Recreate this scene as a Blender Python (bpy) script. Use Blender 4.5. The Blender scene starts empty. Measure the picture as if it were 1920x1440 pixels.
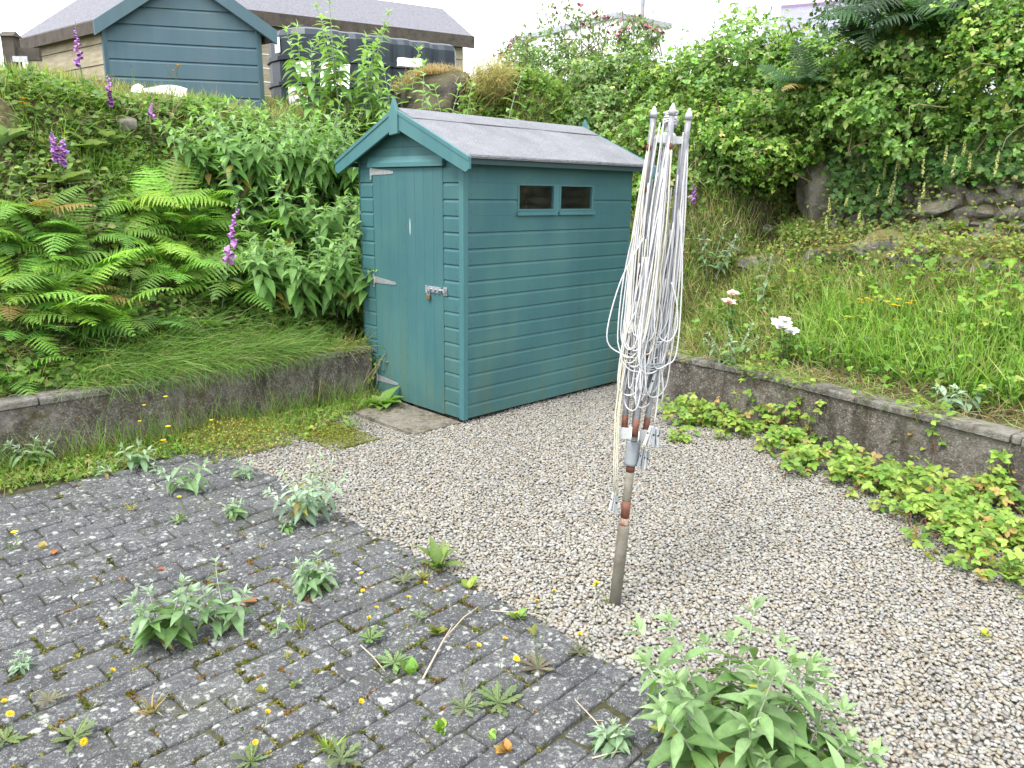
import bpy, bmesh, math, random
import numpy as np
from mathutils import Vector, Matrix

random.seed(7)
rng = np.random.default_rng(7)
R = math.radians
SC = bpy.context.scene
COL = SC.collection
S2 = math.sqrt(0.5)

# ------------------------------------------------------------------ camera
F, PITCH, ROLL, CH = 1440.0, R(14.0), R(0.77), 1.6
cp, sp, cr, sr = math.cos(PITCH), math.sin(PITCH), math.cos(ROLL), math.sin(ROLL)
FW = np.array([0, cp, -sp]); U0 = np.array([0, sp, cp]); R0 = np.array([1.0, 0, 0])
RT = R0 * cr + U0 * sr
UP = U0 * cr - R0 * sr
CAM = np.array([0, 0, CH])
cd = bpy.data.cameras.new("camera")
cam = bpy.data.objects.new("camera", cd)
COL.objects.link(cam)
cd.sensor_fit = 'HORIZONTAL'; cd.sensor_width = 36; cd.lens = 36 * F / 1920
cd.clip_start = 0.05; cd.clip_end = 2000
m = Matrix(((RT[0], UP[0], -FW[0], 0), (RT[1], UP[1], -FW[1], 0), (RT[2], UP[2], -FW[2], CH), (0, 0, 0, 1)))
cam.matrix_world = m
SC.camera = cam


def ray(px, py):
    return FW + RT * (px - 960) / F + UP * (720 - py) / F


def PX(px, py, Y):
    d = ray(px, py)
    return CAM + d * (Y / d[1])


def GZ(px, py, z=0.0):
    d = ray(px, py)
    return CAM + d * ((z - CH) / d[2])


def proj(P):
    d = np.asarray(P) - CAM
    z = d @ FW
    return 960 + F * (d @ RT) / z, 720 - F * (d @ UP) / z, z


def W(u, v, z=0.0):
    return np.stack([(np.asarray(u) - v) * S2, (np.asarray(u) + v) * S2, np.asarray(z) + 0 * np.asarray(u)], -1)


def UV(P):
    P = np.asarray(P)
    return (P[..., 0] + P[..., 1]) * S2, (P[..., 1] - P[..., 0]) * S2


# ------------------------------------------------------------------ terrain height
_wv = np.array([-30, -1.8, .81, 2.62, 3.3, 3.45, 60.])
_wu = np.array([2.0, 4.15, 4.56, 4.95, 4.97, 5.55, 5.6])


def smooth(x, a, b):
    t = np.clip((np.asarray(x) - a) / (b - a), 0, 1)
    return t * t * (3 - 2 * t)


def noise2(u, v, f, seed=0):
    r = np.random.default_rng(100 + seed)
    o = 0
    for k in range(5):
        a, b, c = r.uniform(-1, 1, 3)
        o = o + np.sin(f * (1 + .45 * k) * (a * u + b * v) * 1.6 + 6.28 * c) / (1 + .3 * k)
    return o / 3.0


def H(u, v):
    u = np.asarray(u, float); v = np.asarray(v, float)
    bump = noise2(u, v, 2.2, 1)
    v0 = 5.02 + .34 * smooth(u, 3.25, 3.5)
    d = v - v0
    dd = d + .16 * noise2(u, v * .3, 1.6, 2) * smooth(d, .4, 1.2)
    zl = np.interp(dd, [.03, .08, .3, .9, 1.7, 1.85, 2.15, 4, 8, 30, 400], [0, .36, .42, .98, 1.9, 2.20, 2.33, 2.66, 3.1, 3.9, 6])
    zl = zl + .05 * bump * smooth(d, .3, .8)
    wu = np.interp(v, _wv, _wu)
    e = u - wu
    zr1 = np.interp(e, [.05, .11, .3, 1.2, 1.55, 1.68, 2.05, 2.25, 2.36, 2.6, 3.5, 8, 30, 400], [0, .36, .42, .86, 1.02, 1.17, 1.24, 1.34, 1.95, 2.1, 2.4, 2.8, 3.9, 6])
    zr2 = np.interp(e, [.05, .11, .4, 1.2, 1.5, 4, 30, 400], [0, .36, .9, 2.2, 2.5, 2.8, 3.9, 6])
    k = smooth(v, 3.4, 4.3)
    zr = zr1 * (1 - k) + zr2 * k + .05 * bump * smooth(e, .2, .6)
    z = np.maximum(np.maximum(zl, zr), 0.0)
    return z + np.maximum(0, 2.74 - z) * np.exp(-(((u - 6.2) / .92) ** 2 + ((v - 6.2) / .55) ** 2) ** 2) * smooth(z, .3, 1.2)


def spot(px, py, tmax=40):
    d = ray(px, py)
    t = np.arange(1.5, tmax, .015)
    P = CAM + t[:, None] * d
    u, v = UV(P)
    hit = np.nonzero(P[:, 2] <= H(u, v))[0]
    return P[hit[0]] if len(hit) else P[-1]


# ------------------------------------------------------------------ object helpers
def tag(o, label=None, cat=None, group=None, kind=None):
    if label: o['label'] = label
    if cat: o['category'] = cat
    if group: o['group'] = group
    if kind: o['kind'] = kind
    return o


def empty(name, loc, label=None, cat=None, group=None, rz=0.0):
    o = bpy.data.objects.new(name, None)
    o.empty_display_size = .05
    o.location = [float(x) for x in loc]; o.rotation_euler = (0, 0, rz)
    COL.objects.link(o)
    return tag(o, label, cat, group)


def link(name, me, mat, parent=None):
    o = bpy.data.objects.new(name, me)
    if mat is not None: me.materials.append(mat)
    COL.objects.link(o)
    if parent is not None: o.parent = parent
    return o


class MB:
    """polygon collector (python lists)"""
    def __init__(s): s.v = []; s.f = []

    def poly(s, vs, fs):
        n = len(s.v)
        s.v += [tuple(float(c) for c in p) for p in vs]
        s.f += [tuple(i + n for i in f) for f in fs]

    def box(s, x0, x1, y0, y1, z0, z1, M=None):
        vs = [(x, y, z) for x in (x0, x1) for y in (y0, y1) for z in (z0, z1)]
        if M: vs = [M(*p) for p in vs]
        s.poly(vs, [(0, 1, 3, 2), (4, 6, 7, 5), (0, 4, 5, 1), (2, 3, 7, 6), (0, 2, 6, 4), (1, 5, 7, 3)])

    def prism(s, pts, a0, a1, M):
        """closed outline pts (p,q) extruded from a0 to a1; M(a,p,q)->xyz"""
        n = len(pts)
        vs = [M(a0, p, q) for p, q in pts] + [M(a1, p, q) for p, q in pts]
        s.poly(vs, [tuple(range(n)), tuple(range(2 * n - 1, n - 1, -1))] + [(i, (i + 1) % n, n + (i + 1) % n, n + i) for i in range(n)])

    def tube(s, pts, r, n=6, cap=True):
        pts = [np.array(p, float) for p in pts]
        rs = r if hasattr(r, '__len__') else [r] * len(pts)
        T = []
        for i in range(len(pts)):
            t = pts[min(i + 1, len(pts) - 1)] - pts[max(i - 1, 0)]
            T.append(t / (np.linalg.norm(t) + 1e-9))
        ref = np.array([0, 0, 1.0]) if abs(T[0][2]) < .9 else np.array([1.0, 0, 0])
        x = np.cross(T[0], ref); x /= np.linalg.norm(x)
        vs = []
        for p, t, q in zip(pts, T, rs):
            x = x - t * (x @ t); x /= np.linalg.norm(x) + 1e-9
            y = np.cross(t, x)
            for k in range(n):
                a = 2 * math.pi * k / n
                vs.append(p + q * (x * math.cos(a) + y * math.sin(a)))
        fs = []
        for i in range(len(pts) - 1):
            for k in range(n):
                fs.append((i * n + k, i * n + (k + 1) % n, (i + 1) * n + (k + 1) % n, (i + 1) * n + k))
        if cap:
            fs.append(tuple(range(n - 1, -1, -1))); fs.append(tuple((len(pts) - 1) * n + k for k in range(n)))
        s.poly(vs, fs)

    def build(s, name, mat, parent=None, smooth=False, bevel=0):
        me = bpy.data.meshes.new(name)
        me.from_pydata(s.v, [], s.f)
        bm = bmesh.new(); bm.from_mesh(me)
        bmesh.ops.recalc_face_normals(bm, faces=bm.faces)
        if bevel:
            es = [e for e in bm.edges if len(e.link_faces) == 2 and e.calc_face_angle(0) > .5]
            bmesh.ops.bevel(bm, geom=es, offset=bevel, segments=1, affect='EDGES', clamp_overlap=True)
        bm.to_mesh(me); bm.free()
        if smooth: me.polygons.foreach_set('use_smooth', [True] * len(me.polygons))
        return link(name, me, mat, parent)


class NP:
    """fast mesh from arrays with per vertex tint"""
    def __init__(s): s.V = []; s.C = []; s.F = []; s.n = 0

    def add(s, V, F, C):
        V = np.asarray(V, float); k = len(V)
        C = np.broadcast_to(np.asarray(C, float), (k, 3))
        s.V.append(V); s.C.append(C)
        for f in (F if isinstance(F, list) else [F]):
            if len(f): s.F.append(np.asarray(f) + s.n)
        s.n += k

    def inst(s, tmpl, Rm, t, sc, col, scv=None):
        """tmpl=(V, [F...], mult); Rm (k,3,3) columns = axes; t (k,3); sc (k,) ; col (k,3)"""
        V, Fs, mult = tmpl
        k = len(t)
        if k == 0: return
        n = len(V)
        sc = np.broadcast_to(np.asarray(sc, float), (k,))
        L = V[None] * sc[:, None, None]
        if scv is not None: L = V[None] * scv[:, None, :]
        P = np.einsum('kij,knj->kni', Rm, L) + np.asarray(t)[:, None, :]
        C = np.broadcast_to(np.asarray(col, float), (k, 3))[:, None, :] * mult[None, :, None]
        off = (np.arange(k) * n)[:, None, None]
        s.add(P.reshape(-1, 3), [(f[None] + off).reshape(-1, f.shape[1]) for f in Fs], C.reshape(-1, 3))

    def tube(s, pts, r, col, n=4):
        mb = MB(); mb.tube(pts, r, n, cap=False)
        s.add(np.array(mb.v), np.array(mb.f), col)

    def build(s, name, mat, parent=None, smooth=True, origin=None):
        V = np.concatenate(s.V); C = np.clip(np.concatenate(s.C), 0, 1)
        if origin is not None: V = V - np.asarray(origin)
        me = bpy.data.meshes.new(name)
        me.vertices.add(len(V)); me.vertices.foreach_set('co', V.astype(np.float32).ravel())
        tot = np.concatenate([np.full(len(f), f.shape[1]) for f in s.F])
        loops = np.concatenate([f.ravel() for f in s.F])
        me.loops.add(len(loops)); me.loops.foreach_set('vertex_index', loops.astype(np.int32))
        me.polygons.add(len(tot))
        st = np.concatenate([[0], np.cumsum(tot)[:-1]])
        me.polygons.foreach_set('loop_start', st.astype(np.int32))
        if smooth: me.polygons.foreach_set('use_smooth', np.ones(len(tot), bool))
        me.update(calc_edges=True)
        a = me.color_attributes.new('tint', 'FLOAT_COLOR', 'POINT')
        a.data.foreach_set('color', np.concatenate([C, np.ones((len(C), 1))], 1).astype(np.float32).ravel())
        return link(name, me, mat, parent)


def nrm(a):
    return a / (np.linalg.norm(a, axis=-1, keepdims=True) + 1e-9)


def frames(d, n):
    y = nrm(np.asarray(d, float)); x = nrm(np.cross(y, n)); z = np.cross(x, y)
    return np.stack([x, y, z], -1)


def tints(base, k, var=.22, hue=.1, r=None):
    r = r or rng
    b = np.asarray(base, float)[None] * (1 + var * r.standard_normal((k, 1))).clip(.45, 1.7)
    b = b * (1 + hue * r.standard_normal((k, 3)))
    return b.clip(.003, .9)


def pick(cols, probs, k, var=.2, hue=.06):
    i = rng.choice(len(cols), k, p=np.array(probs) / sum(probs))
    return np.asarray(cols)[i] * (1 + var * rng.standard_normal((k, 1))).clip(.5, 1.6) * (1 + hue * rng.standard_normal((k, 3))).clip(.6, 1.4)


# ------------------------------------------------------------------ leaf templates
def leaf_t(prof, droop=.3, fold=.12, tip_mult=1.0, wave=0.0):
    """prof: half widths at equal stations (first = stalk, last = tip)"""
    n = len(prof) - 1
    V = []; mult = []
    for i, w in enumerate(prof):
        t = i / n
        z = -droop * t * t
        wv = wave * math.sin(i * 2.4)
        V += [(-w, t, z + fold * w * 2 + wv), (0, t, z), (w, t, z + fold * w * 2 - wv)]
        q = 1 + (tip_mult - 1) * t
        mult += [q * .97, q * 1.13, q * .97]
    Fq = []
    for i in range(n):
        a = i * 3
        Fq += [(a, a + 1, a + 4, a + 3), (a + 1, a + 2, a + 5, a + 4)]
    return np.array(V), [np.array(Fq)], np.array(mult)


LANCE = leaf_t([.03, .14, .19, .16, .085, .004], droop=.38, fold=.22)
LANCE2 = leaf_t([.03, .16, .22, .18, .09, .004], droop=.46, fold=.2)
LANCE_S = leaf_t([.02, .15, .12, .004], droop=.3, fold=.25)
OVATE = leaf_t([.04, .30, .36, .25, .01], droop=.15, fold=.16)
OVATE_S = leaf_t([.06, .36, .30, .01], droop=.12, fold=.2)
BROAD = leaf_t([.05, .13, .24, .28, .25, .15, .01], droop=.45, fold=.22, wave=.02)
BLADE = leaf_t([.5, .42, .3, .02], droop=.35, fold=0)
STRAP = leaf_t([.035, .05, .045, .03, .004], droop=.55, fold=.3)
BLADE_T = None


def blade_t(bend):
    V = []; mult = []
    n = 3
    for i in range(n + 1):
        t = i / n
        a = bend * t
        y = math.sin(a) / max(bend, 1e-3) if bend > 1e-3 else t
        z = -(1 - math.cos(a)) / max(bend, 1e-3)
        w = .5 * (1 - t ** 1.7) + .02
        V += [(-w, y, z), (w, y, z)]
        mult += [.8 + .35 * t] * 2
    Fq = [(2 * i, 2 * i + 1, 2 * i + 3, 2 * i + 2) for i in range(n)]
    return np.array(V), [np.array(Fq)], np.array(mult)


BL = [blade_t(.35), blade_t(.9), blade_t(1.5), blade_t(2.2)]


def ivy_t():
    pts = [(0, 0), (.34, .05), (.48, .28), (.25, .42), (.3, .72), (.1, .72), (0, 1), (-.1, .72), (-.3, .72), (-.25, .42), (-.48, .28), (-.34, .05)]
    V = [(0, .4, .03)] + [(x, y, -.25 * x * x - .05 * y) for x, y in pts]
    Ft = [(0, 1 + i, 1 + (i + 1) % 12) for i in range(12)]
    return np.array(V), [np.array(Ft)], np.ones(13)


IVY = ivy_t()


def lobed_t(n=4):
    """flat hawkbit leaf with toothed edge"""
    V = [(0, 0, 0)]; st = 9
    for i in range(1, st + 1):
        t = i / st
        w = (.035 + .11 * math.sin(math.pi * min(1, (t * .9 + .03) ** 1.4))) * (1.0 if i % 2 else .5)
        if i == st: w = .02
        V += [(-w, t, .02 * math.sin(3 * t)), (w, t, .02 * math.sin(3 * t))]
    Fq = [(1 + 2 * i, 2 + 2 * i, 4 + 2 * i, 3 + 2 * i) for i in range(st - 1)]
    return np.array(V), [np.array(Fq), np.array([(0, 2, 1)])], np.ones(len(V))


LOBED = lobed_t()


def frond_t(npin=18, arch=.5, wid=.27, seed=0):
    r = np.random.default_rng(seed)
    V = []; Fq = []; mult = []

    def rp(t):
        return np.array([0, t - .22 * arch * t * t, arch * (t * .55 - .95 * t * t)])
    for i in range(npin):
        t = .12 + .88 * (i + .5) / npin
        P = rp(t); T = nrm(rp(t + .01) - rp(t - .01))
        N = nrm(np.cross(np.array([1.0, 0, 0]), T))
        ln = wid * (math.sin(math.pi * (.16 + .84 * t) ** .85) ** .9) * r.uniform(.85, 1.1) + .012
        for sgn in (-1, 1):
            d = nrm(np.array([sgn, 0, 0]) + T * r.uniform(.30, .48) + N * r.uniform(-.25, .12))
            q = np.cross(N, d) * sgn
            m = 9; b = len(V)
            w0 = .88 / npin * .50 * r.uniform(.9, 1.1)
            for j in range(m + 1):
                a = j / m
                pw = w0 * (1 - .85 * a ** 1.5) * (1.0 if j % 2 else .5)
                c = P + d * ln * a - N * .16 * ln * a * a
                up = N * pw * .35
                V += [c - q * pw + up, c, c + q * pw + up]; k = .9 + .22 * a; mult += [k * 1.05, k * .85, k * 1.05]
            for j in range(m):
                o = b + j * 3; Fq += [(o, o + 1, o + 4, o + 3), (o + 1, o + 2, o + 5, o + 4)]
    for i in range(10):
        b = len(V)
        for t in (i / 10, (i + 1) / 10):
            P = rp(t); w = .007 * (1.1 - t)
            V += [P + np.array([-w, 0, .003]), P + np.array([w, 0, .003])]; mult += [.7, .7]
        Fq.append((b, b + 1, b + 3, b + 2))
    return np.array(V), [np.array(Fq)], np.array(mult)


FRONDS = [frond_t((17, 20, 18, 19)[i], a, w, i) for i, (a, w) in enumerate([(.45, .27), (.8, .25), (1.05, .28), (.6, .23)])]


# ------------------------------------------------------------------ materials
def new_mat(name):
    mt = bpy.data.materials.new(name); mt.use_nodes = True
    nt = mt.node_tree
    return mt, nt, nt.nodes['Principled BSDF'], nt.nodes['Material Output']


def nd(nt, t, **kw):
    n = nt.nodes.new(t)
    for k, v in kw.items():
        if k.startswith('i_'):
            key = k[2:]
            key = int(key) if key.isdigit() else key.replace('_', ' ')
            n.inputs[key].default_value = v
        else: setattr(n, k, v)
    return n


def L_(nt, a, b): nt.links.new(a, b)


def ramp(nt, fac, stops):
    r = nd(nt, 'ShaderNodeValToRGB')
    e = r.color_ramp.elements
    while len(e) < len(stops): e.new(.5)
    for x, (p, c) in zip(e, stops):
        x.position = p; x.color = (*c, 1) if len(c) == 3 else c
    L_(nt, fac, r.inputs[0])
    return r.outputs[0]


def noise(nt, scale, detail=4, rough=.6, vec=None, out='Fac'):
    n = nd(nt, 'ShaderNodeTexNoise'); n.inputs['Scale'].default_value = scale
    n.inputs['Detail'].default_value = detail; n.inputs['Roughness'].default_value = rough
    if vec is not None: L_(nt, vec, n.inputs['Vector'])
    return n.outputs[out]


def voro(nt, scale, vec=None, feature='F1', out='Distance', rand=1.0):
    n = nd(nt, 'ShaderNodeTexVoronoi', feature=feature); n.inputs['Scale'].default_value = scale
    n.inputs['Randomness'].default_value = rand
    if vec is not None: L_(nt, vec, n.inputs['Vector'])
    return n.outputs[out]


def mix(nt, fac, a, b, blend='MIX'):
    n = nd(nt, 'ShaderNodeMix', data_type='RGBA', blend_type=blend)
    for sock, val in ((n.inputs[0], fac), (n.inputs[6], a), (n.inputs[7], b)):
        if hasattr(val, 'is_linked') or hasattr(val, 'node'): L_(nt, val, sock)
        elif isinstance(val, (int, float)): sock.default_value = val
        else: sock.default_value = (*val, 1)
    return n.outputs[2]


def mth(nt, op, a, b=0.0, c=None):
    n = nd(nt, 'ShaderNodeMath', operation=op)
    for i, val in enumerate((a, b) if c is None else (a, b, c)):
        if hasattr(val, 'node'): L_(nt, val, n.inputs[i])
        else: n.inputs[i].default_value = val
    return n.outputs[0]


def bumpn(nt, h, strength=.4, dist=.01):
    b = nd(nt, 'ShaderNodeBump'); b.inputs['Strength'].default_value = strength; b.inputs['Distance'].default_value = dist
    L_(nt, h, b.inputs['Height'])
    return b.outputs[0]


def objco(nt): return nd(nt, 'ShaderNodeTexCoord').outputs['Object']


def geo_pos(nt): return nd(nt, 'ShaderNodeNewGeometry').outputs['Position']


def simple(name, c, rough=.6, metal=0.0, var=.15, scale=20, bump=0.0, spec=.4):
    mt, nt, bs, out = new_mat(name)
    co = geo_pos(nt)
    f = noise(nt, scale, 5, .65, co)
    L_(nt, ramp(nt, f, [(.25, tuple(x * (1 - var * 1.6) for x in c)), (.5, c), (.78, tuple(min(1, x * (1 + var)) for x in c))]), bs.inputs['Base Color'])
    bs.inputs['Roughness'].default_value = rough; bs.inputs['Metallic'].default_value = metal
    bs.inputs['Specular IOR Level'].default_value = spec
    if bump: L_(nt, bumpn(nt, noise(nt, scale * 4, 4, .7, co), bump, .004), bs.inputs['Normal'])
    return mt


def leaf_mat():
    mt, nt, bs, out = new_mat('leaf_green')
    at = nd(nt, 'ShaderNodeAttribute', attribute_name='tint').outputs['Color']
    f = noise(nt, 60, 3, .6, geo_pos(nt))
    c = mix(nt, .5, at, ramp(nt, f, [(.3, (.75, .75, .75)), (.7, (1.4, 1.4, 1.25))]), 'MULTIPLY')
    L_(nt, c, bs.inputs['Base Color'])
    bs.inputs['Roughness'].default_value = .5; bs.inputs['Specular IOR Level'].default_value = .35
    tr = nd(nt, 'ShaderNodeBsdfTranslucent')
    L_(nt, mix(nt, 1.0, c, (1.3, 1.35, .7), 'MULTIPLY'), tr.inputs['Color'])
    ms = nd(nt, 'ShaderNodeMixShader'); ms.inputs[0].default_value = .38
    L_(nt, bs.outputs[0], ms.inputs[1]); L_(nt, tr.outputs[0], ms.inputs[2]); L_(nt, ms.outputs[0], out.inputs[0])
    return mt


def tint_mat(name, rough=.8, sc=80, lo=.6, hi=1.2, bump=.3):
    mt, nt, bs, out = new_mat(name)
    at = nd(nt, 'ShaderNodeAttribute', attribute_name='tint').outputs['Color']
    p = geo_pos(nt)
    f = noise(nt, sc, 5, .7, p)
    L_(nt, mix(nt, 1.0, at, ramp(nt, f, [(.3, (lo,) * 3), (.7, (hi,) * 3)]), 'MULTIPLY'), bs.inputs['Base Color'])
    bs.inputs['Roughness'].default_value = rough; bs.inputs['Specular IOR Level'].default_value = .25
    if bump: L_(nt, bumpn(nt, f, bump, .01), bs.inputs['Normal'])
    return mt


def paint_mat(name, c, algae=True):
    mt, nt, bs, out = new_mat(name)
    co = objco(nt)
    st = nd(nt, 'ShaderNodeMapping'); L_(nt, co, st.inputs['Vector']); st.inputs['Scale'].default_value = (1, 1, .12)
    streak = noise(nt, 14, 5, .65, st.outputs[0])
    big = noise(nt, 2.2, 4, .6, co)
    base = mix(nt, streak, tuple(x * .82 for x in c), tuple(x * 1.18 for x in c))
    base = mix(nt, mth(nt, 'MULTIPLY', ramp(nt, big, [(.45, (0, 0, 0)), (.75, (1, 1, 1))]), .45), base, (c[0] * 1.5, c[1] * 1.12, c[2] * .85))
    if algae:
        sep = nd(nt, 'ShaderNodeSeparateXYZ'); L_(nt, co, sep.inputs[0])
        low = ramp(nt, sep.outputs[2], [(.04, (1, 1, 1)), (.3, (.5, .5, .5)), (1.0, (.08, .08, .08))])
        a = mth(nt, 'MULTIPLY', low, ramp(nt, noise(nt, 7, 6, .7, st.outputs[0]), [(.42, (0, 0, 0)), (.7, (1, 1, 1))]))
        base = mix(nt, mth(nt, 'MULTIPLY', a, .75), base, (.085, .11, .045))
    fade = ramp(nt, noise(nt, 1.6, 6, .7, st.outputs[0]), [(.45, (0, 0, 0)), (.7, (1, 1, 1))])
    base = mix(nt, mth(nt, 'MULTIPLY', fade, .4), base, (c[0] * 1.9, c[1] * 1.35, c[2] * 1.3))
    # small paint losses and bird marks
    ch = voro(nt, 7, st.outputs[0])
    chn = voro(nt, 7, st.outputs[0], out='Color')
    spx = nd(nt, 'ShaderNodeSeparateColor'); L_(nt, chn, spx.inputs[0])
    fleck = mth(nt, 'LESS_THAN', ch, mth(nt, 'MULTIPLY', mth(nt, 'GREATER_THAN', spx.outputs[0], .9), .05))
    base = mix(nt, mth(nt, 'MULTIPLY', fleck, .7), base, (.5, .55, .52))
    dots = voro(nt, 45, co); dn = nd(nt, 'ShaderNodeSeparateColor'); L_(nt, voro(nt, 45, co, out='Color'), dn.inputs[0])
    dk = mth(nt, 'LESS_THAN', dots, mth(nt, 'MULTIPLY', mth(nt, 'GREATER_THAN', dn.outputs[1], .78), .13))
    base = mix(nt, mth(nt, 'MULTIPLY', dk, .6), base, (.03, .06, .05))
    if algae:
        sx = nd(nt, 'ShaderNodeSeparateXYZ'); L_(nt, co, sx.inputs[0])
        hx = mth(nt, 'MULTIPLY', mth(nt, 'SUBTRACT', mth(nt, 'FRACT', mth(nt, 'DIVIDE', mth(nt, 'SUBTRACT', mth(nt, 'ADD', sx.outputs[0], sx.outputs[1]), .07 - .285), .57)), .5), .57)
        hz = mth(nt, 'MULTIPLY', mth(nt, 'SUBTRACT', mth(nt, 'FRACT', mth(nt, 'DIVIDE', mth(nt, 'SUBTRACT', 1.662, sx.outputs[2]), .109)), .72), .109)
        rr = mth(nt, 'SQRT', mth(nt, 'ADD', mth(nt, 'MULTIPLY', hx, hx), mth(nt, 'MULTIPLY', hz, hz)))
        base = mix(nt, mth(nt, 'MULTIPLY', mth(nt, 'LESS_THAN', rr, .0042), .8), base, (.02, .025, .022))
        hzs = mth(nt, 'LESS_THAN', mth(nt, 'ABSOLUTE', hx), .004)
        base = mix(nt, mth(nt, 'MULTIPLY', mth(nt, 'MULTIPLY', hzs, mth(nt, 'GREATER_THAN', hz, 0.0)), .22), base, (.05, .04, .025))
        hub_ = ramp(nt, noise(nt, 1.1, 3, .5, co), [(.4, (.86, .88, .9)), (.6, (1.12, 1.08, 1.04))])
        base = mix(nt, 1.0, base, hub_, 'MULTIPLY')
    L_(nt, base, bs.inputs['Base Color'])
    bs.inputs['Roughness'].default_value = .62; bs.inputs['Specular IOR Level'].default_value = .35
    L_(nt, bumpn(nt, noise(nt, 40, 6, .7, st.outputs[0]), .25, .004), bs.inputs['Normal'])
    return mt


def concrete_mat(name, c, speck=.5, moss=.5):
    mt, nt, bs, out = new_mat(name)
    p = geo_pos(nt)
    big = noise(nt, 3.0, 6, .65, p)
    base = ramp(nt, big, [(.25, tuple(x * .45 for x in c)), (.5, c), (.75, tuple(x * 1.35 for x in c))])
    vo = voro(nt, 75, p); vc = voro(nt, 75, p, out='Color')
    sv = nd(nt, 'ShaderNodeSeparateColor'); L_(nt, vc, sv.inputs[0])
    agg = mth(nt, 'MULTIPLY', mth(nt, 'LESS_THAN', vo, .42), sv.outputs[0])
    base = mix(nt, mth(nt, 'MULTIPLY', agg, speck), base, (.42, .38, .33))
    dark = ramp(nt, noise(nt, 26, 6, .75, p), [(.42, (1, 1, 1)), (.56, (0, 0, 0))])
    base = mix(nt, mth(nt, 'MULTIPLY', dark, .55), base, (.03, .028, .022))
    li = ramp(nt, noise(nt, 9, 8, .8, p), [(.6, (0, 0, 0)), (.68, (1, 1, 1))])
    base = mix(nt, mth(nt, 'MULTIPLY', li, .6), base, (.42, .42, .38))
    ms = ramp(nt, noise(nt, 4.3, 7, .75, p), [(.55, (0, 0, 0)), (.66, (1, 1, 1))])
    base = mix(nt, mth(nt, 'MULTIPLY', ms, moss), base, (.07, .06, .02))
    vm = nd(nt, 'ShaderNodeMapping'); L_(nt, p, vm.inputs['Vector']); vm.inputs['Scale'].default_value = (1, 1, .16)
    run = ramp(nt, noise(nt, 9, 6, .7, vm.outputs[0]), [(.5, (0, 0, 0)), (.66, (1, 1, 1))])
    base = mix(nt, mth(nt, 'MULTIPLY', run, .7), base, (.028, .024, .014))
    brn = ramp(nt, noise(nt, 2.7, 7, .75, p), [(.57, (0, 0, 0)), (.64, (1, 1, 1))])
    base = mix(nt, mth(nt, 'MULTIPLY', brn, .8), base, mix(nt, noise(nt, 40, 4, .7, p), (.02, .018, .008), (.10, .085, .02)))
    pal = ramp(nt, noise(nt, 1.9, 5, .7, p), [(.5, (0, 0, 0)), (.64, (1, 1, 1))])
    base = mix(nt, mth(nt, 'MULTIPLY', pal, .5), base, (.25, .235, .21))
    L_(nt, base, bs.inputs['Base Color']); bs.inputs['Roughness'].default_value = .92; bs.inputs['Specular IOR Level'].default_value = .2
    h = mth(nt, 'ADD', mth(nt, 'MULTIPLY', noise(nt, 60, 6, .75, p), 1.0), mth(nt, 'MULTIPLY', vo, -.5))
    L_(nt, bumpn(nt, h, .8, .012), bs.inputs['Normal'])
    return mt


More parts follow.
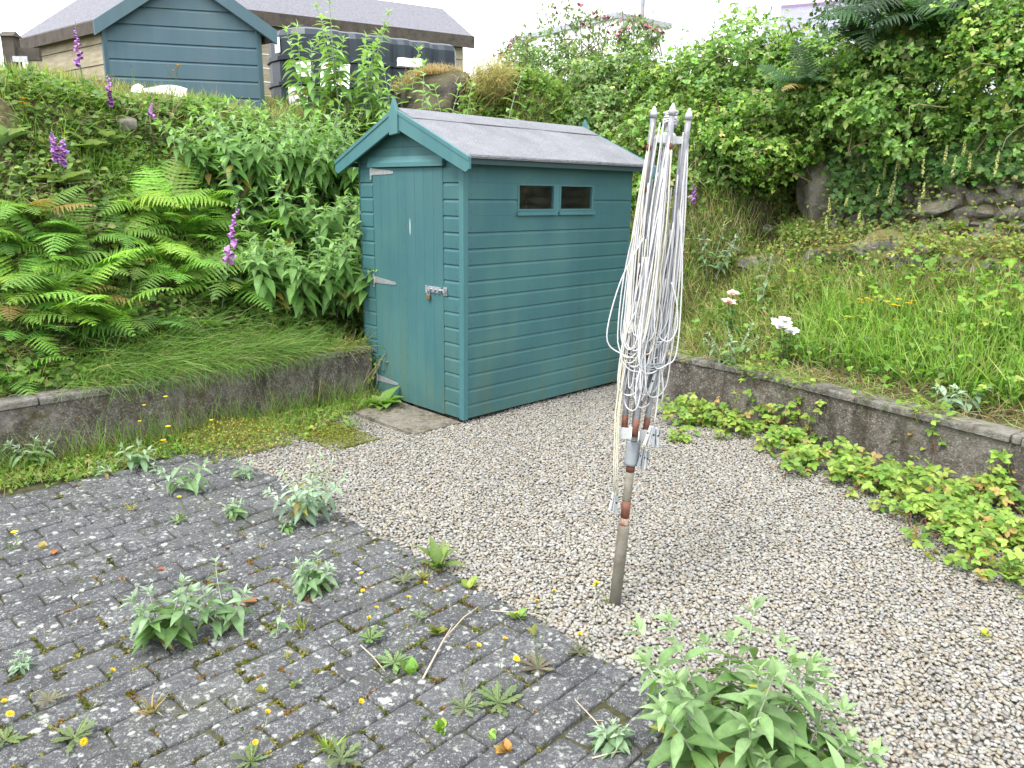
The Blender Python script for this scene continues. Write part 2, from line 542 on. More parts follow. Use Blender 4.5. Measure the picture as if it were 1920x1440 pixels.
def paving_mat():
    mt, nt, bs, out = new_mat('paving_blocks')
    p = geo_pos(nt)
    at = nd(nt, 'ShaderNodeAttribute', attribute_name='tint').outputs['Color']
    base = mix(nt, 1.0, at, ramp(nt, noise(nt, 14, 6, .7, p), [(.25, (.55, .55, .57)), (.5, (1, 1, 1)), (.75, (1.5, 1.5, 1.48))]), 'MULTIPLY')
    # aggregate speckle
    vo = voro(nt, 190, p); sv = nd(nt, 'ShaderNodeSeparateColor'); L_(nt, voro(nt, 190, p, out='Color'), sv.inputs[0])
    base = mix(nt, mth(nt, 'MULTIPLY', mth(nt, 'LESS_THAN', vo, .4), mth(nt, 'MULTIPLY', mth(nt, 'GREATER_THAN', sv.outputs[0], .72), .5)), base, (.3, .3, .3))
    # black algae film
    base = mix(nt, mth(nt, 'MULTIPLY', ramp(nt, noise(nt, 5, 5, .6, p), [(.42, (0, 0, 0)), (.65, (1, 1, 1))]), .5), base, (.035, .036, .042))
    film = mth(nt, 'MULTIPLY', ramp(nt, noise(nt, 55, 6, .75, p), [(.5, (0, 0, 0)), (.62, (1, 1, 1))]), ramp(nt, noise(nt, 3.1, 5, .65, p), [(.4, (.15, .15, .15)), (.62, (1, 1, 1))]))
    base = mix(nt, mth(nt, 'MULTIPLY', film, .6), base, (.21, .22, .215))
    gs = ramp(nt, noise(nt, 1.7, 6, .7, p), [(.52, (0, 0, 0)), (.7, (1, 1, 1))])
    base = mix(nt, mth(nt, 'MULTIPLY', gs, .35), base, (.10, .105, .06))
    # lichen discs: uneven rims, clustered
    wob = mix(nt, .018, p, noise(nt, 45, 3, .6, p, 'Color'), 'LINEAR_LIGHT')
    clus = ramp(nt, noise(nt, 2.6, 4, .6, p), [(.36, (.45, .45, .45)), (.62, (1, 1, 1))])
    for sc_, rad, col, amt in ((30, .44, (.37, .38, .35), .85), (19, .36, (.42, .43, .39), .85), (48, .46, (.29, .30, .28), .8), (70, .48, (.22, .23, .22), .8), (110, .5, (.24, .25, .24), .8), (9, .24, (.27, .28, .25), .5)):
        d = voro(nt, sc_, wob); cc = nd(nt, 'ShaderNodeSeparateColor'); L_(nt, voro(nt, sc_, wob, out='Color'), cc.inputs[0])
        thr = mth(nt, 'MULTIPLY', mth(nt, 'GREATER_THAN', mth(nt, 'MULTIPLY', cc.outputs[0], clus), .34), mth(nt, 'MULTIPLY', cc.outputs[1], rad))
        f = mth(nt, 'MULTIPLY', mth(nt, 'MULTIPLY', mth(nt, 'SUBTRACT', thr, d), 9.0), amt)
        cl = nd(nt, 'ShaderNodeClamp'); L_(nt, f, cl.inputs[0]); cl.inputs[2].default_value = amt
        base = mix(nt, mth(nt, 'MULTIPLY', cl.outputs[0], ramp(nt, noise(nt, 160, 3, .7, p), [(.3, (.55, .55, .55)), (.6, (1, 1, 1))])), base, col)
    L_(nt, base, bs.inputs['Base Color']); bs.inputs['Roughness'].default_value = .88; bs.inputs['Specular IOR Level'].default_value = .25
    h = mth(nt, 'ADD', noise(nt, 170, 4, .75, p), mth(nt, 'MULTIPLY', noise(nt, 20, 4, .6, p), 1.5))
    L_(nt, bumpn(nt, h, .7, .006), bs.inputs['Normal'])
    return mt


def rock_mat(name='rock', c=(.2, .19, .18), moss=.8, lich=.38):
    mt, nt, bs, out = new_mat(name)
    p = geo_pos(nt)
    base = ramp(nt, noise(nt, 6, 8, .7, p), [(.28, tuple(x * .35 for x in c)), (.5, c), (.72, tuple(x * 1.5 for x in c))])
    fine = ramp(nt, noise(nt, 70, 5, .75, p), [(.35, (.6, .6, .6)), (.65, (1.25, 1.25, 1.25))])
    base = mix(nt, 1.0, base, fine, 'MULTIPLY')
    li = ramp(nt, noise(nt, 12, 8, .8, p), [(.56, (0, 0, 0)), (.64, (1, 1, 1))])
    base = mix(nt, mth(nt, 'MULTIPLY', li, lich), base, (.40, .39, .36))
    ng = nd(nt, 'ShaderNodeNewGeometry'); sz = nd(nt, 'ShaderNodeSeparateXYZ'); L_(nt, ng.outputs['True Normal'], sz.inputs[0])
    upf = mth(nt, 'ADD', sz.outputs[2], mth(nt, 'MULTIPLY', mth(nt, 'SUBTRACT', noise(nt, 7, 6, .7, p), .5), 2.6))
    ms = ramp(nt, upf, [(.12, (0, 0, 0)), (.55, (1, 1, 1))])
    li = li
    mc = ramp(nt, noise(nt, 30, 5, .7, p), [(.3, (.05, .055, .012)), (.5, (.13, .12, .02)), (.72, (.2, .15, .04))])
    base = mix(nt, mth(nt, 'MULTIPLY', ms, moss), base, mc)
    L_(nt, base, bs.inputs['Base Color']); bs.inputs['Roughness'].default_value = .9; bs.inputs['Specular IOR Level'].default_value = .2
    L_(nt, bumpn(nt, noise(nt, 35, 8, .75, p), .9, .025), bs.inputs['Normal'])
    return mt


def felt_mat():
    mt, nt, bs, out = new_mat('roof_felt')
    p = geo_pos(nt)
    base = ramp(nt, noise(nt, 120, 4, .85, p), [(.34, (.085, .088, .097)), (.5, (.152, .156, .172)), (.66, (.25, .255, .275))])
    st = ramp(nt, noise(nt, 4, 6, .7, p), [(.35, (.78, .78, .78)), (.65, (1.08, 1.08, 1.08))])
    base = mix(nt, 1.0, base, st, 'MULTIPLY')
    base = mix(nt, mth(nt, 'MULTIPLY', ramp(nt, noise(nt, 22, 7, .8, p), [(.62, (0, 0, 0)), (.7, (1, 1, 1))]), .5), base, (.12, .11, .08))
    L_(nt, base, bs.inputs['Base Color']); bs.inputs['Roughness'].default_value = .85
    L_(nt, bumpn(nt, mth(nt, 'ADD', noise(nt, 240, 2, .7, p), mth(nt, 'MULTIPLY', noise(nt, 5, 4, .6, p), 6.0)), .5, .004), bs.inputs['Normal'])
    return mt


def timber_mat():
    mt, nt, bs, out = new_mat('weathered_timber')
    p = geo_pos(nt)
    mp = nd(nt, 'ShaderNodeMapping'); L_(nt, p, mp.inputs['Vector']); mp.inputs['Scale'].default_value = (1, 1, 7)
    base = ramp(nt, noise(nt, 5, 7, .7, mp.outputs[0]), [(.25, (.14, .12, .08)), (.5, (.26, .225, .155)), (.75, (.37, .33, .24))])
    base = mix(nt, mth(nt, 'MULTIPLY', ramp(nt, noise(nt, 2.5, 5, .7, p), [(.5, (0, 0, 0)), (.7, (1, 1, 1))]), .5), base, (.16, .17, .08))
    L_(nt, base, bs.inputs['Base Color']); bs.inputs['Roughness'].default_value = .85
    return mt


def slate_mat():
    mt, nt, bs, out = new_mat('slate')
    b = nd(nt, 'ShaderNodeTexBrick'); L_(nt, objco(nt), b.inputs['Vector'])
    b.inputs['Scale'].default_value = 3.2
    b.inputs['Color1'].default_value = (.165, .165, .22, 1); b.inputs['Color2'].default_value = (.20, .20, .255, 1); b.inputs['Mortar'].default_value = (.10, .10, .14, 1)
    b.inputs['Mortar Size'].default_value = .012
    L_(nt, b.outputs[0], bs.inputs['Base Color']); bs.inputs['Roughness'].default_value = .45
    return mt


def rust_mat(name, a, b, sc=25):
    mt, nt, bs, out = new_mat(name)
    p = geo_pos(nt)
    L_(nt, ramp(nt, noise(nt, sc, 7, .75, p), [(.4, a), (.6, b)]), bs.inputs['Base Color'])
    bs.inputs['Roughness'].default_value = .65
    L_(nt, bumpn(nt, noise(nt, 120, 4, .7, p), .3, .003), bs.inputs['Normal'])
    return mt


def glass_mat():
    mt, nt, bs, out = new_mat('window_glass')
    bs.inputs['Base Color'].default_value = (.85, .9, .88, 1)
    bs.inputs['Transmission Weight'].default_value = 1; bs.inputs['Roughness'].default_value = .04; bs.inputs['IOR'].default_value = 1.45
    # dusty film
    d = nd(nt, 'ShaderNodeBsdfDiffuse'); d.inputs[0].default_value = (.3, .32, .3, 1)
    ms = nd(nt, 'ShaderNodeMixShader')
    L_(nt, mth(nt, 'MULTIPLY', ramp(nt, noise(nt, 18, 6, .7, geo_pos(nt)), [(.4, (0, 0, 0)), (.8, (1, 1, 1))]), .03), ms.inputs[0])
    L_(nt, bs.outputs[0], ms.inputs[1]); L_(nt, d.outputs[0], ms.inputs[2]); L_(nt, ms.outputs[0], out.inputs[0])
    return mt


TEAL = (.037, .118, .132)
M_leaf = leaf_mat()
M_stem = tint_mat('plant_stem', .7, 40, .8, 1.15, 0)
M_petal = tint_mat('petal', .6, 30, .9, 1.1, 0)
M_ground = tint_mat('earth', .95, 30, .45, 1.35, .9)
M_pebble = tint_mat('pebble', .75, 160, .8, 1.15, 0)
M_pave = paving_mat()
M_teal = paint_mat('teal_paint', TEAL)
M_teal2 = paint_mat('teal_paint_trim', (.045, .136, .150), False)
M_dteal = paint_mat('dark_teal_paint', (.022, .05, .055), False)
M_blue = paint_mat('bluegreen_paint', (.048, .096, .122), False)
M_felt = felt_mat()
M_ofelt = simple('old_roof_felt', (.13, .13, .15), .85, 0, .35, 30)
M_wall = concrete_mat('aggregate_concrete', (.125, .112, .096), .5, .5)
M_cope = concrete_mat('coping_concrete', (.165, .158, .14), .3, .4)
M_slab = concrete_mat('slab_concrete', (.19, .172, .132), .35, .25)
M_rock = rock_mat()
M_rock2 = rock_mat('boulder_stone', (.27, .25, .215), .3)
M_stone = rock_mat('wall_stone', (.29, .27, .25), .5)
M_crag = rock_mat('crag_stone', (.065, .058, .05), .25, .16)
M_galv = simple('galvanised_metal', (.38, .39, .42), .42, .5, .2, 40)
M_alu = simple('dull_aluminium', (.24, .245, .265), .6, .25, .35, 18)
M_rust = rust_mat('rusty_steel', (.17, .055, .025), (.26, .22, .17))
M_rust2 = rust_mat('rust_band', (.10, .035, .02), (.17, .062, .035))
M_sock = rust_mat('socket_plastic', (.13, .115, .085), (.20, .19, .16), 9)
M_clip = simple('brown_clip', (.12, .035, .025), .6)
M_cord = simple('white_cord', (.50, .505, .515), .6, 0, .1, 30)
M_ccord = simple('cream_cord', (.55, .52, .4), .6, 0, .08, 30)
M_greyp = simple('grey_plastic', (.22, .24, .26), .5)
M_lgreyp = simple('pale_grey_plastic', (.45, .46, .46), .5)
M_dark = simple('dark_gap', (.02, .02, .018), .9)
M_black = simple('black_plastic', (.016, .026, .036), .42, 0, .2, 4, spec=.35)
M_white = simple('white_plastic', (.8, .8, .8), .5, 0, .06, 6)
M_ink = simple('sticker_ink', (.03, .03, .04), .6)
M_timber = timber_mat()
M_dtimber = simple('dark_timber', (.06, .05, .04), .85, 0, .4, 9)
M_render = simple('white_render', (.82, .83, .85), .8, 0, .04, 3)
M_slate = slate_mat()
M_glass = glass_mat()
M_brass = simple('old_brass', (.22, .15, .07), .5, .6, .3, 90)
M_tealp = simple('teal_plastic', (.2, .42, .45), .5, 0, .1, 5)
M_flat = simple('grey_roof_edge', (.3, .31, .34), .7)
M_twig = simple('dry_twig', (.42, .36, .27), .8)

# ------------------------------------------------------------------ world and sun
w = bpy.data.worlds.new("World"); SC.world = w; w.use_nodes = True
nt = w.node_tree
bg = nt.nodes['Background']
sky = nt.nodes.new('ShaderNodeTexSky'); sky.sky_type = 'NISHITA'; sky.sun_disc = False
SUN_EL, SUN_AZ = R(56), R(222)
sky.sun_elevation = SUN_EL; sky.sun_rotation = SUN_AZ; sky.air_density = 1.0; sky.dust_density = 3.0
tc = nt.nodes.new('ShaderNodeTexCoord')
cn = noise(nt, 2.2, 5, .55, tc.outputs['Generated'])
cloud = ramp(nt, cn, [(.3, (.82, .86, .92)), (.7, (1.0, 1.0, 1.0))])
cm = nt.nodes.new('ShaderNodeVectorMath'); cm.operation = 'SCALE'; cm.inputs['Scale'].default_value = 12.0
L_(nt, cloud, cm.inputs[0])
L_(nt, mix(nt, .82, sky.outputs[0], cm.outputs[0]), bg.inputs['Color'])
bg.inputs['Strength'].default_value = .11
sl = bpy.data.lights.new('sun', 'SUN'); so = bpy.data.objects.new('sun', sl); COL.objects.link(so)
sl.energy = 1.5; sl.angle = R(20); sl.color = (1, .965, .91)
sd = Vector((math.sin(SUN_AZ) * math.cos(SUN_EL), math.cos(SUN_AZ) * math.cos(SUN_EL), math.sin(SUN_EL)))
so.rotation_euler = sd.to_track_quat('Z', 'Y').to_euler(); so.location = (-6, -6, 12)
SC.view_settings.view_transform = 'Standard'; SC.view_settings.look = 'None'; SC.view_settings.exposure = 1.52; SC.view_settings.gamma = 1
SC.render.film_transparent = False
SC.cycles.max_bounces = 6; SC.cycles.diffuse_bounces = 3; SC.cycles.transmission_bounces = 4; SC.cycles.transparent_max_bounces = 4
SC.cycles.use_denoising = True

# ================================================================== SETTING
def build_ground():
    def axis(lo, a, b, hi, st):
        mid = np.arange(a, b + 1e-6, st)
        g = np.geomspace(st * 1.3, hi - b, 26)
        g2 = np.geomspace(st * 1.3, a - lo, 22)
        return np.concatenate([(a - g2)[::-1], mid, b + g])
    us = axis(-60, -1.0, 9.4, 420, .055); vs = axis(-320, -3.0, 11.5, 420, .055)
    U, V = np.meshgrid(us, vs, indexing='ij')
    Z = H(U, V)
    low = Z < .004
    Z = Z + .012 * noise2(U, V, 9, 5) * (1 - low) - low * .014
    Z = Z + .0035 * (low & (U < 1.9) & (V < 4.7))
    P = W(U, V, Z).reshape(-1, 3)
    nu, nv = U.shape
    i = np.arange(nu - 1)[:, None] * nv + np.arange(nv - 1)[None]
    Fq = np.stack([i, i + nv, i + nv + 1, i + 1], -1).reshape(-1, 4)
    n1 = (noise2(U, V, 3, 7) * .5 + .5).ravel()[:, None]
    n2 = (noise2(U, V, 11, 8) * .5 + .5).ravel()[:, None]
    earth = np.array([.07, .055, .035]) * (1 - n1) + np.array([.11, .095, .045]) * n1
    green = np.array([.06, .085, .022]); straw = np.array([.2, .16, .09])
    C = earth * .6 + green * n2 * .5 + straw * (1 - n2) * .12
    far = (np.hypot(U, V).ravel() > 13)[:, None]
    C = np.where(far, np.array([.09, .14, .04]), C)
    gr = (low & (U >= 1.95)).ravel()[:, None]
    C = np.where(gr, np.array([.25, .235, .20]) * (.8 + .4 * n2), C)
    pv = (low & (U < 1.95)).ravel()[:, None]
    C = np.where(pv, (np.array([.04, .035, .022]) * (.6 + .9 * n2) + np.array([.02, .03, .0]) * n1), C)
    b = NP(); b.add(P, Fq, C)
    tag(b.build('ground', M_ground), kind='structure')


build_ground()


def build_paving():
    """stretcher bond of worn concrete blocks, 210 x 112 mm, every block a little tilted"""
    b = NP()
    Lb, Wb, ang = .212, .114, R(2.2)
    ca, sa = math.cos(ang), math.sin(ang)
    ring = []
    row = 0
    for j in range(-16, 44):
        v = j * Wb
        off = (j % 2) * Lb / 2 + random.uniform(-.012, .012)
        i = -4
        while True:
            x0 = i * Lb + off
            i += 1
            if x0 > 2.0: break
            cx, cy = x0 + Lb / 2, v + Wb / 2
            l2, w2 = Lb / 2 - random.uniform(.0006, .0036), Wb / 2 - random.uniform(.0004, .003)
            uc = cx * ca - (cy - 3) * sa; vc = cx * sa + (cy - 3) * ca + 3
            if uc + l2 > 1.99:
                if uc - l2 > 1.925: continue
                l2n = (1.965 + random.uniform(-.01, .012) - (uc - l2)) / 2
                if l2n < .012: continue
                uc = uc - l2 + l2n; l2 = l2n
            if vc > 4.72 + .1 * math.sin(uc * 5): continue
            z0 = random.gauss(0, .0028); tx = random.gauss(0, .012); ty = random.gauss(0, .016)
            rings = []
            n = 16
            for zz, ins, rad in ((-.045, 0, .006), (-.008, 0, .010), (-.0024, .0024, .013), (0, .008, .015), (.0012, .026, .012)):
                a2, b2 = max(l2 - ins, .004), max(w2 - ins, .004)
                rr = min(rad, a2 * .9, b2 * .9)
                pts = []
                for q, (sx, sy) in enumerate(((1, 1), (-1, 1), (-1, -1), (1, -1))):
                    for k in range(4):
                        t = (q + k / 3) * math.pi / 2
                        pts.append(((a2 - rr) * sx + rr * math.cos(t), (b2 - rr) * sy + rr * math.sin(t), zz))
                rings.append(pts)
            chip = [random.uniform(.0, .016) if random.random() < .22 else 0 for _ in range(4)]
            V = []
            for ri, pts in enumerate(rings):
                for k, (x, y, zz) in enumerate(pts):
                    c = chip[k // 4]
                    if c and ri in (1, 2, 3):
                        x -= math.copysign(c * .5, x); y -= math.copysign(c * .5, y); zz -= c * .25
                    zz += z0 + tx * x + ty * y
                    jx = .0008 * random.gauss(0, 1)
                    px_, py_ = uc + (x + jx) * ca - y * sa, vc + (x + jx) * sa + y * ca
                    V.append(((px_ - py_) * S2, (px_ + py_) * S2, zz))
            Fq = [(r * n + k, r * n + (k + 1) % n, (r + 1) * n + (k + 1) % n, (r + 1) * n + k) for r in range(4) for k in range(n)]
            cap = [tuple(4 * n + k for k in range(n))]
            g = random.gauss(1, .10)
            b.add(np.array(V), [np.array(Fq), np.array(cap)], np.array([.066, .067, .071]) * g)
    tag(b.build('paving', M_pave, smooth=False), kind='structure')


build_paving()


def in_view(P, mx=260, my=160):
    d = P - CAM
    z = d @ FW
    x = 960 + F * (d @ RT) / np.maximum(z, .05); y = 720 - F * (d @ UP) / np.maximum(z, .05)
    return (z > .3) & (x > -mx) & (x < 1920 + mx) & (y > -my) & (y < 1440 + my)


def icosa():
    t = (1 + 5 ** .5) / 2
    V = nrm(np.array([(-1, t, 0), (1, t, 0), (-1, -t, 0), (1, -t, 0), (0, -1, t), (0, 1, t), (0, -1, -t), (0, 1, -t), (t, 0, -1), (t, 0, 1), (-t, 0, -1), (-t, 0, 1)], float))
    Ft = np.array([(0, 11, 5), (0, 5, 1), (0, 1, 7), (0, 7, 10), (0, 10, 11), (1, 5, 9), (5, 11, 4), (11, 10, 2), (10, 7, 6), (7, 1, 8), (3, 9, 4), (3, 4, 2), (3, 2, 6), (3, 6, 8), (3, 8, 9), (4, 9, 5), (2, 4, 11), (6, 2, 10), (8, 6, 7), (9, 8, 1)])
    return V, Ft


def build_gravel():
    b = NP()
    IV, IF = icosa()
    st = .0175
    us = np.arange(1.88, 5.7, st); vs = np.arange(-2.6, 5.0, st)
    U, V = [a.ravel() for a in np.meshgrid(us, vs)]
    parts = []
    for lay in range(2):
        u = U + rng.uniform(-.0095, .0095, U.size); v = V + rng.uniform(-.0095, .0095, U.size)
        keep = (u > 1.955 + .02 * noise2(u, v, 9, 11)) & (u < np.interp(v, _wv, _wu) - .012) & (v < 4.985)
        keep &= ~((u > 3.5) & (u < 5.22) & (v > 3.98))
        keep &= ~((u > 3.0) & (u < 3.5) & (v > 3.98) & (v < 4.6))
        # thin out under the weedy corner by the left wall
        thin = smooth(v, 4.25, 4.8) * (u < 3.3)
        keep &= rng.uniform(0, 1, u.size) > thin * .75
        if lay: keep &= rng.uniform(0, 1, u.size) < .75
        P = W(u, v, 0.0)
        keep &= in_view(P)
        parts.append((u[keep], v[keep], np.full(keep.sum(), lay)))
    # strays on the paving edge
    u = 1.95 - np.abs(rng.normal(0, .09, 150)); v = rng.uniform(-.5, 4.2, 150)
    parts.append((u, v, np.zeros(150)))
    u, v, lay = [np.concatenate(x) for x in zip(*parts)]
    k = len(u)
    s = (.0070 + .0048 * rng.random(k) + .004 * (rng.random(k) < .08)) * (1 - .10 * lay)
    z = -.006 + .45 * s * rng.random(k) + lay * (.005 + .003 * rng.random(k)) + .006 * noise2(u, v, 2.5, 73)
    a = rng.uniform(0, 6.283, k); tl = rng.normal(0, .35, (k, 2))
    n = nrm(np.stack([tl[:, 0], tl[:, 1], np.ones(k)], -1))
    Rm = frames(np.stack([np.cos(a), np.sin(a), 0 * a], -1), n)
    cols = [(.45, .42, .36), (.54, .52, .48), (.36, .35, .345), (.46, .39, .28), (.62, .61, .58), (.30, .29, .30), (.48, .48, .50), (.38, .31, .23), (.22, .2, .19), (.72, .71, .68)]
    C = pick(cols, [5, 5, 4, 3.4, 2.2, 2.2, 3.5, 1.7, .6, .7], k, .12, .025)
    C = (np.minimum(C, .56) * .68 + np.array([.44, .42, .385]) * .32) * .575 * np.array([.99, .985, .94])
    patch = noise2(u, v, 1.3, 71) * .5 + noise2(u, v, 4.0, 72) * .5
    C = C * (1 + .10 * patch)[:, None]
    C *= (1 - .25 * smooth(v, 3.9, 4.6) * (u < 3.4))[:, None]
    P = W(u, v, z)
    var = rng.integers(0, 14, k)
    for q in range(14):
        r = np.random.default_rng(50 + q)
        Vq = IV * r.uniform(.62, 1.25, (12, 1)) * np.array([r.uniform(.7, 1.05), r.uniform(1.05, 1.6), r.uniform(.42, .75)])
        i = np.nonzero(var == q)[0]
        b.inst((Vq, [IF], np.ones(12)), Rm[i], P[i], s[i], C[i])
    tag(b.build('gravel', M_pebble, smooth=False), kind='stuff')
    print('pebbles', k)


build_gravel()


# ------------------------------------------------------------------ retaining walls
def wall_run(name, label, pts, top, thick, side, cope_h=.045, over=.018, seg=.9):
    """pts: list of (u,v) along the FRONT face; side=+1 when the bank is to the left of travel"""
    root = empty(name, W(*pts[0]), label, 'retaining wall')
    o = np.array(W(*pts[0]))
    body, cope = MB(), MB()
    for (a, b_) in zip(pts[:-1], pts[1:]):
        A = np.array(W(*a)); B = np.array(W(*b_))
        d = nrm(B - A); nn = np.array([-d[1], d[0], 0]) * side
        L = np.linalg.norm(B - A)
        nseg = max(2, int(L / .06))
        # slightly uneven face
        rows = [-.06, .08, .18, .27, top - cope_h - .002]
        V = []
        for i in range(nseg + 1):
            for z in rows:
                e = .006 * math.sin(i * 1.7 + z * 20) + random.uniform(-.003, .003)
                V.append(A + d * L * i / nseg - nn * e + np.array([0, 0, z]) - o)
            V.append(A + d * L * i / nseg + nn * thick + np.array([0, 0, rows[-1]]) - o)
            V.append(A + d * L * i / nseg + nn * thick + np.array([0, 0, rows[0]]) - o)
        m_ = len(rows) + 2
        Fq = [(i * m_ + k, (i + 1) * m_ + k, (i + 1) * m_ + (k + 1) % m_, i * m_ + (k + 1) % m_) for i in range(nseg) for k in range(m_)]
        Fq += [tuple(range(m_)), tuple(nseg * m_ + k for k in range(m_ - 1, -1, -1))]
        body.poly(V, Fq)
        x = 0
        while x < L - .02:
            x1 = min(L, x + seg)
            dz = random.uniform(-.004, .004); dn = random.uniform(-.006, .006)

            def Mx(s, p, q, A=A, d=d, nn=nn, dz=dz, dn=dn):
                return A + d * s + nn * (p + dn) + np.array([0, 0, q + dz]) - o
            ns = 5
            for k in range(ns):
                a0, a1 = x + (x1 - x - .006) * k / ns, x + (x1 - x - .006) * (k + 1) / ns
            cope.prism([(-over, top - cope_h), (thick + .01, top - cope_h), (thick + .01, top), (-over + .008, top), (-over, top - .01)], x, x1 - .006, Mx)
            x = x1
    body.build('wall_face', M_wall, root)
    cope.build('coping', M_cope, root, bevel=.004)
    return root


wall_run('retaining_wall', 'low dark concrete retaining wall under the ferny bank on the left', [(-1.6, 5.0), (2.35, 5.0), (3.42, 5.0)], .405, .13, 1)
wall_run('retaining_wall', 'low concrete retaining wall with a coping below the grassy terrace on the right',
         [(5.6, 3.46), (4.97, 3.3), (4.95, 2.62), (4.56, .81), (4.15, -1.8)], .405, .13, 1)

# ------------------------------------------------------------------ garden shed (4 x 6 ft)
YAW = R(44.6)
SA = np.array([-.34, 5.22, 0.0])
LS, WS = 1.83, 1.22


def shed():
    root = empty('garden_shed', SA, 'small teal wooden shed with grey felt roof and two little windows, on the gravel', 'shed', rz=YAW)
    zl = [1.662 - .109 * i for i in range(15)]
    Z0, ZT = .035, 1.754

    def board_profile(ztop, zbot, lines):
        """outer profile (offset, z) going up"""
        pts = [(0, zbot)]
        for z in sorted(lines):
            if zbot + .03 < z < ztop - .01:
                pts += [(0, z - .024), (-.012, z), (0, z + .0005)]
        pts.append((0, ztop))
        return pts

    def seg(mb, M, a0, a1, zbot, ztop):
        p = board_profile(ztop, zbot, zl)
        p = p + [(-.022, ztop), (-.022, zbot)]
        mb.prism(p, a0, a1, M)
    side = lambda a, p, q: (a, -p, q)          # right wall, outside is -y
    back = lambda a, p, q: (a, WS + p, q)
    frontM = lambda a, p, q: (-p, a, q)        # door wall, outside is -x
    rearM = lambda a, p, q: (LS + p, a, q)
    # right side wall with an opening two boards high
    mb = MB()
    z_b, z_t = zl[2], zl[0]
    seg(mb, side, .043, LS, Z0, z_b)
    seg(mb, side, .043, .508, z_b + .0005, z_t); seg(mb, side, 1.338, LS, z_b + .0005, z_t)
    seg(mb, side, .043, LS, z_t + .0005, ZT + .10)
    mb.build('side_wall', M_teal, root)
    mb = MB(); seg(mb, back, 0, LS, Z0, ZT + .10); mb.build('side_wall', M_teal, root)
    mb = MB(); seg(mb, rearM, .001, WS - .001, Z0, ZT)
    mb.prism([(.0, ZT + .001), (WS, ZT + .001), (WS, 1.85), (WS / 2, 2.115), (0, 1.85)], 0, .018, lambda a, p, q: (LS - a, p, q)); mb.build('rear_wall', M_teal, root)
    # front wall: strips each side of the door, gable above
    mb = MB()
    seg(mb, frontM, .043, .205, Z0, ZT); seg(mb, frontM, 1.040, WS, Z0, ZT)
    mb.build('front_wall', M_teal, root)
    g = MB()
    def gab(z0, z1, off, tk=.02):
        def half(z): return max(.004, (2.112 - z) / .43)
        g.prism([(.61 - min(half(z0), .60), z0), (.61 + min(half(z0), .60), z0), (.61 + min(half(z1), .60), z1), (.61 - min(half(z1), .60), z1)], 0, tk, lambda a, p, q: (-off + a, p, q))
    gab(ZT + .046, 1.90, .004); gab(1.902, 2.10, .0)
    gab(ZT + .0, ZT + .046, -.012)
    g.build('gable', M_teal, root)
    lt = MB(); lt.prism([(.0, 1.768), (.022, 1.768), (.022, 1.797), (.012, 1.815), (.006, 1.838), (.0, 1.838)], .185, 1.065, lambda a, p, q: (-p - .004, a, q))
    lt.build('lintel', M_teal2, root)
    # corner posts
    for y0 in (-.004,):
        c = MB(); c.box(-.004, .042, y0, .042, Z0 - .01, ZT + .035); c.build('corner_post', M_teal2, root, bevel=.003)
    # door of vertical tongue and groove boards
    dr = empty('door', (0, 0, 0)); dr.parent = root
    d = MB()
    n = 8; b0, b1 = .2105, 1.0345
    wv = (b1 - b0) / n
    pts = []
    for i in range(n):
        s = b0 + i * wv
        pts += [(s + .0005, -.0016), (s + .004, .002), (s + wv - .004, .002), (s + wv - .0005, -.0016)]
    pts = pts + [(b1, -.02), (b0, -.02)]
    d.prism(pts, .03, 1.760, lambda a, p, q: (-q, p, a))
    d.build('door_boards', M_teal, dr)
    for zc, kind in ((1.735, 0), (.931, 1), (.152, 1)):
        h = MB()
        h.box(-.0075, -.003, 1.0405, 1.060, zc - .055, zc + .045)
        h.prism([(1.036, zc - .022), (1.036, zc + .028), (.93, zc + .018), (.80, zc + .008), (.765, zc + .002), (.765, zc - .012), (.80, zc - .016)], .0025, .0065, lambda a, p, q: (-a, p, q))
        h.tube([(-.007, 1.038, zc - .026), (-.007, 1.038, zc + .03)], .0055, 8)
        for q in (.98, .88, .80): h.tube([(-.006, q, zc + .002), (-.0085, q, zc + .002)], .004, 6)
        h.build('hinge', M_galv, dr)
    h = MB()
    zc = .925
    h.box(-.0075, -.0025, .235, .385, zc - .022, zc + .022)
    h.tube([(-.014, .165, zc + .004), (-.014, .37, zc + .004)], .0075, 8)
    for q in (.25, .30, .35): h.box(-.024, -.0075, q - .008, q + .008, zc - .012, zc + .018)
    h.box(-.020, -.0075, .37, .392, zc - .028, zc + .024)
    h.build('bolt', M_galv, dr, bevel=.001)
    h = MB(); h.box(-.008, -.0042, .165, .2, zc - .03, zc + .03); h.box(-.026, -.008, .170, .19, zc - .01, zc + .02); h.build('keep', M_galv, root)
    # windows
    for a0, a1 in ((.508, .900), (.946, 1.338)):
        wn = empty('window', (0, 0, 0)); wn.parent = root
        f = MB()
        zb_, zt_ = zl[2] + .028, zl[0] + .0
        f.box(a0, a0 + .014, -.006, .026, zb_ - .0, zt_); f.box(a1 - .018, a1, -.006, .026, zb_, zt_)
        f.box(a0 + .0145, a1 - .0185, -.005, .026, zt_ - .012, zt_); f.box(a0 + .0145, a1 - .0185, -.005, .026, zb_, zb_ + .014)
        f.build('frame', M_teal2, wn)
        p = MB(); p.box(a0 + .014, a1 - .018, .010, .013, zb_ + .014, zt_ - .012); p.build('pane', M_glass, wn)
        s = MB(); s.prism([(-.022, zb_ - .030), (.024, zb_ - .030), (.024, zb_ - .0015), (-.004, zb_ - .0015), (-.022, zb_ - .008)], a0 - .012, a1 + .012, lambda a, p_, q: (a, p_, q))
        s.build('sill', M_teal2, wn)
    mu = MB(); mu.box(.9005, .9455, -.003, .024, zl[2] + .002, zl[0]); mu.build('mullion', M_teal2, root)
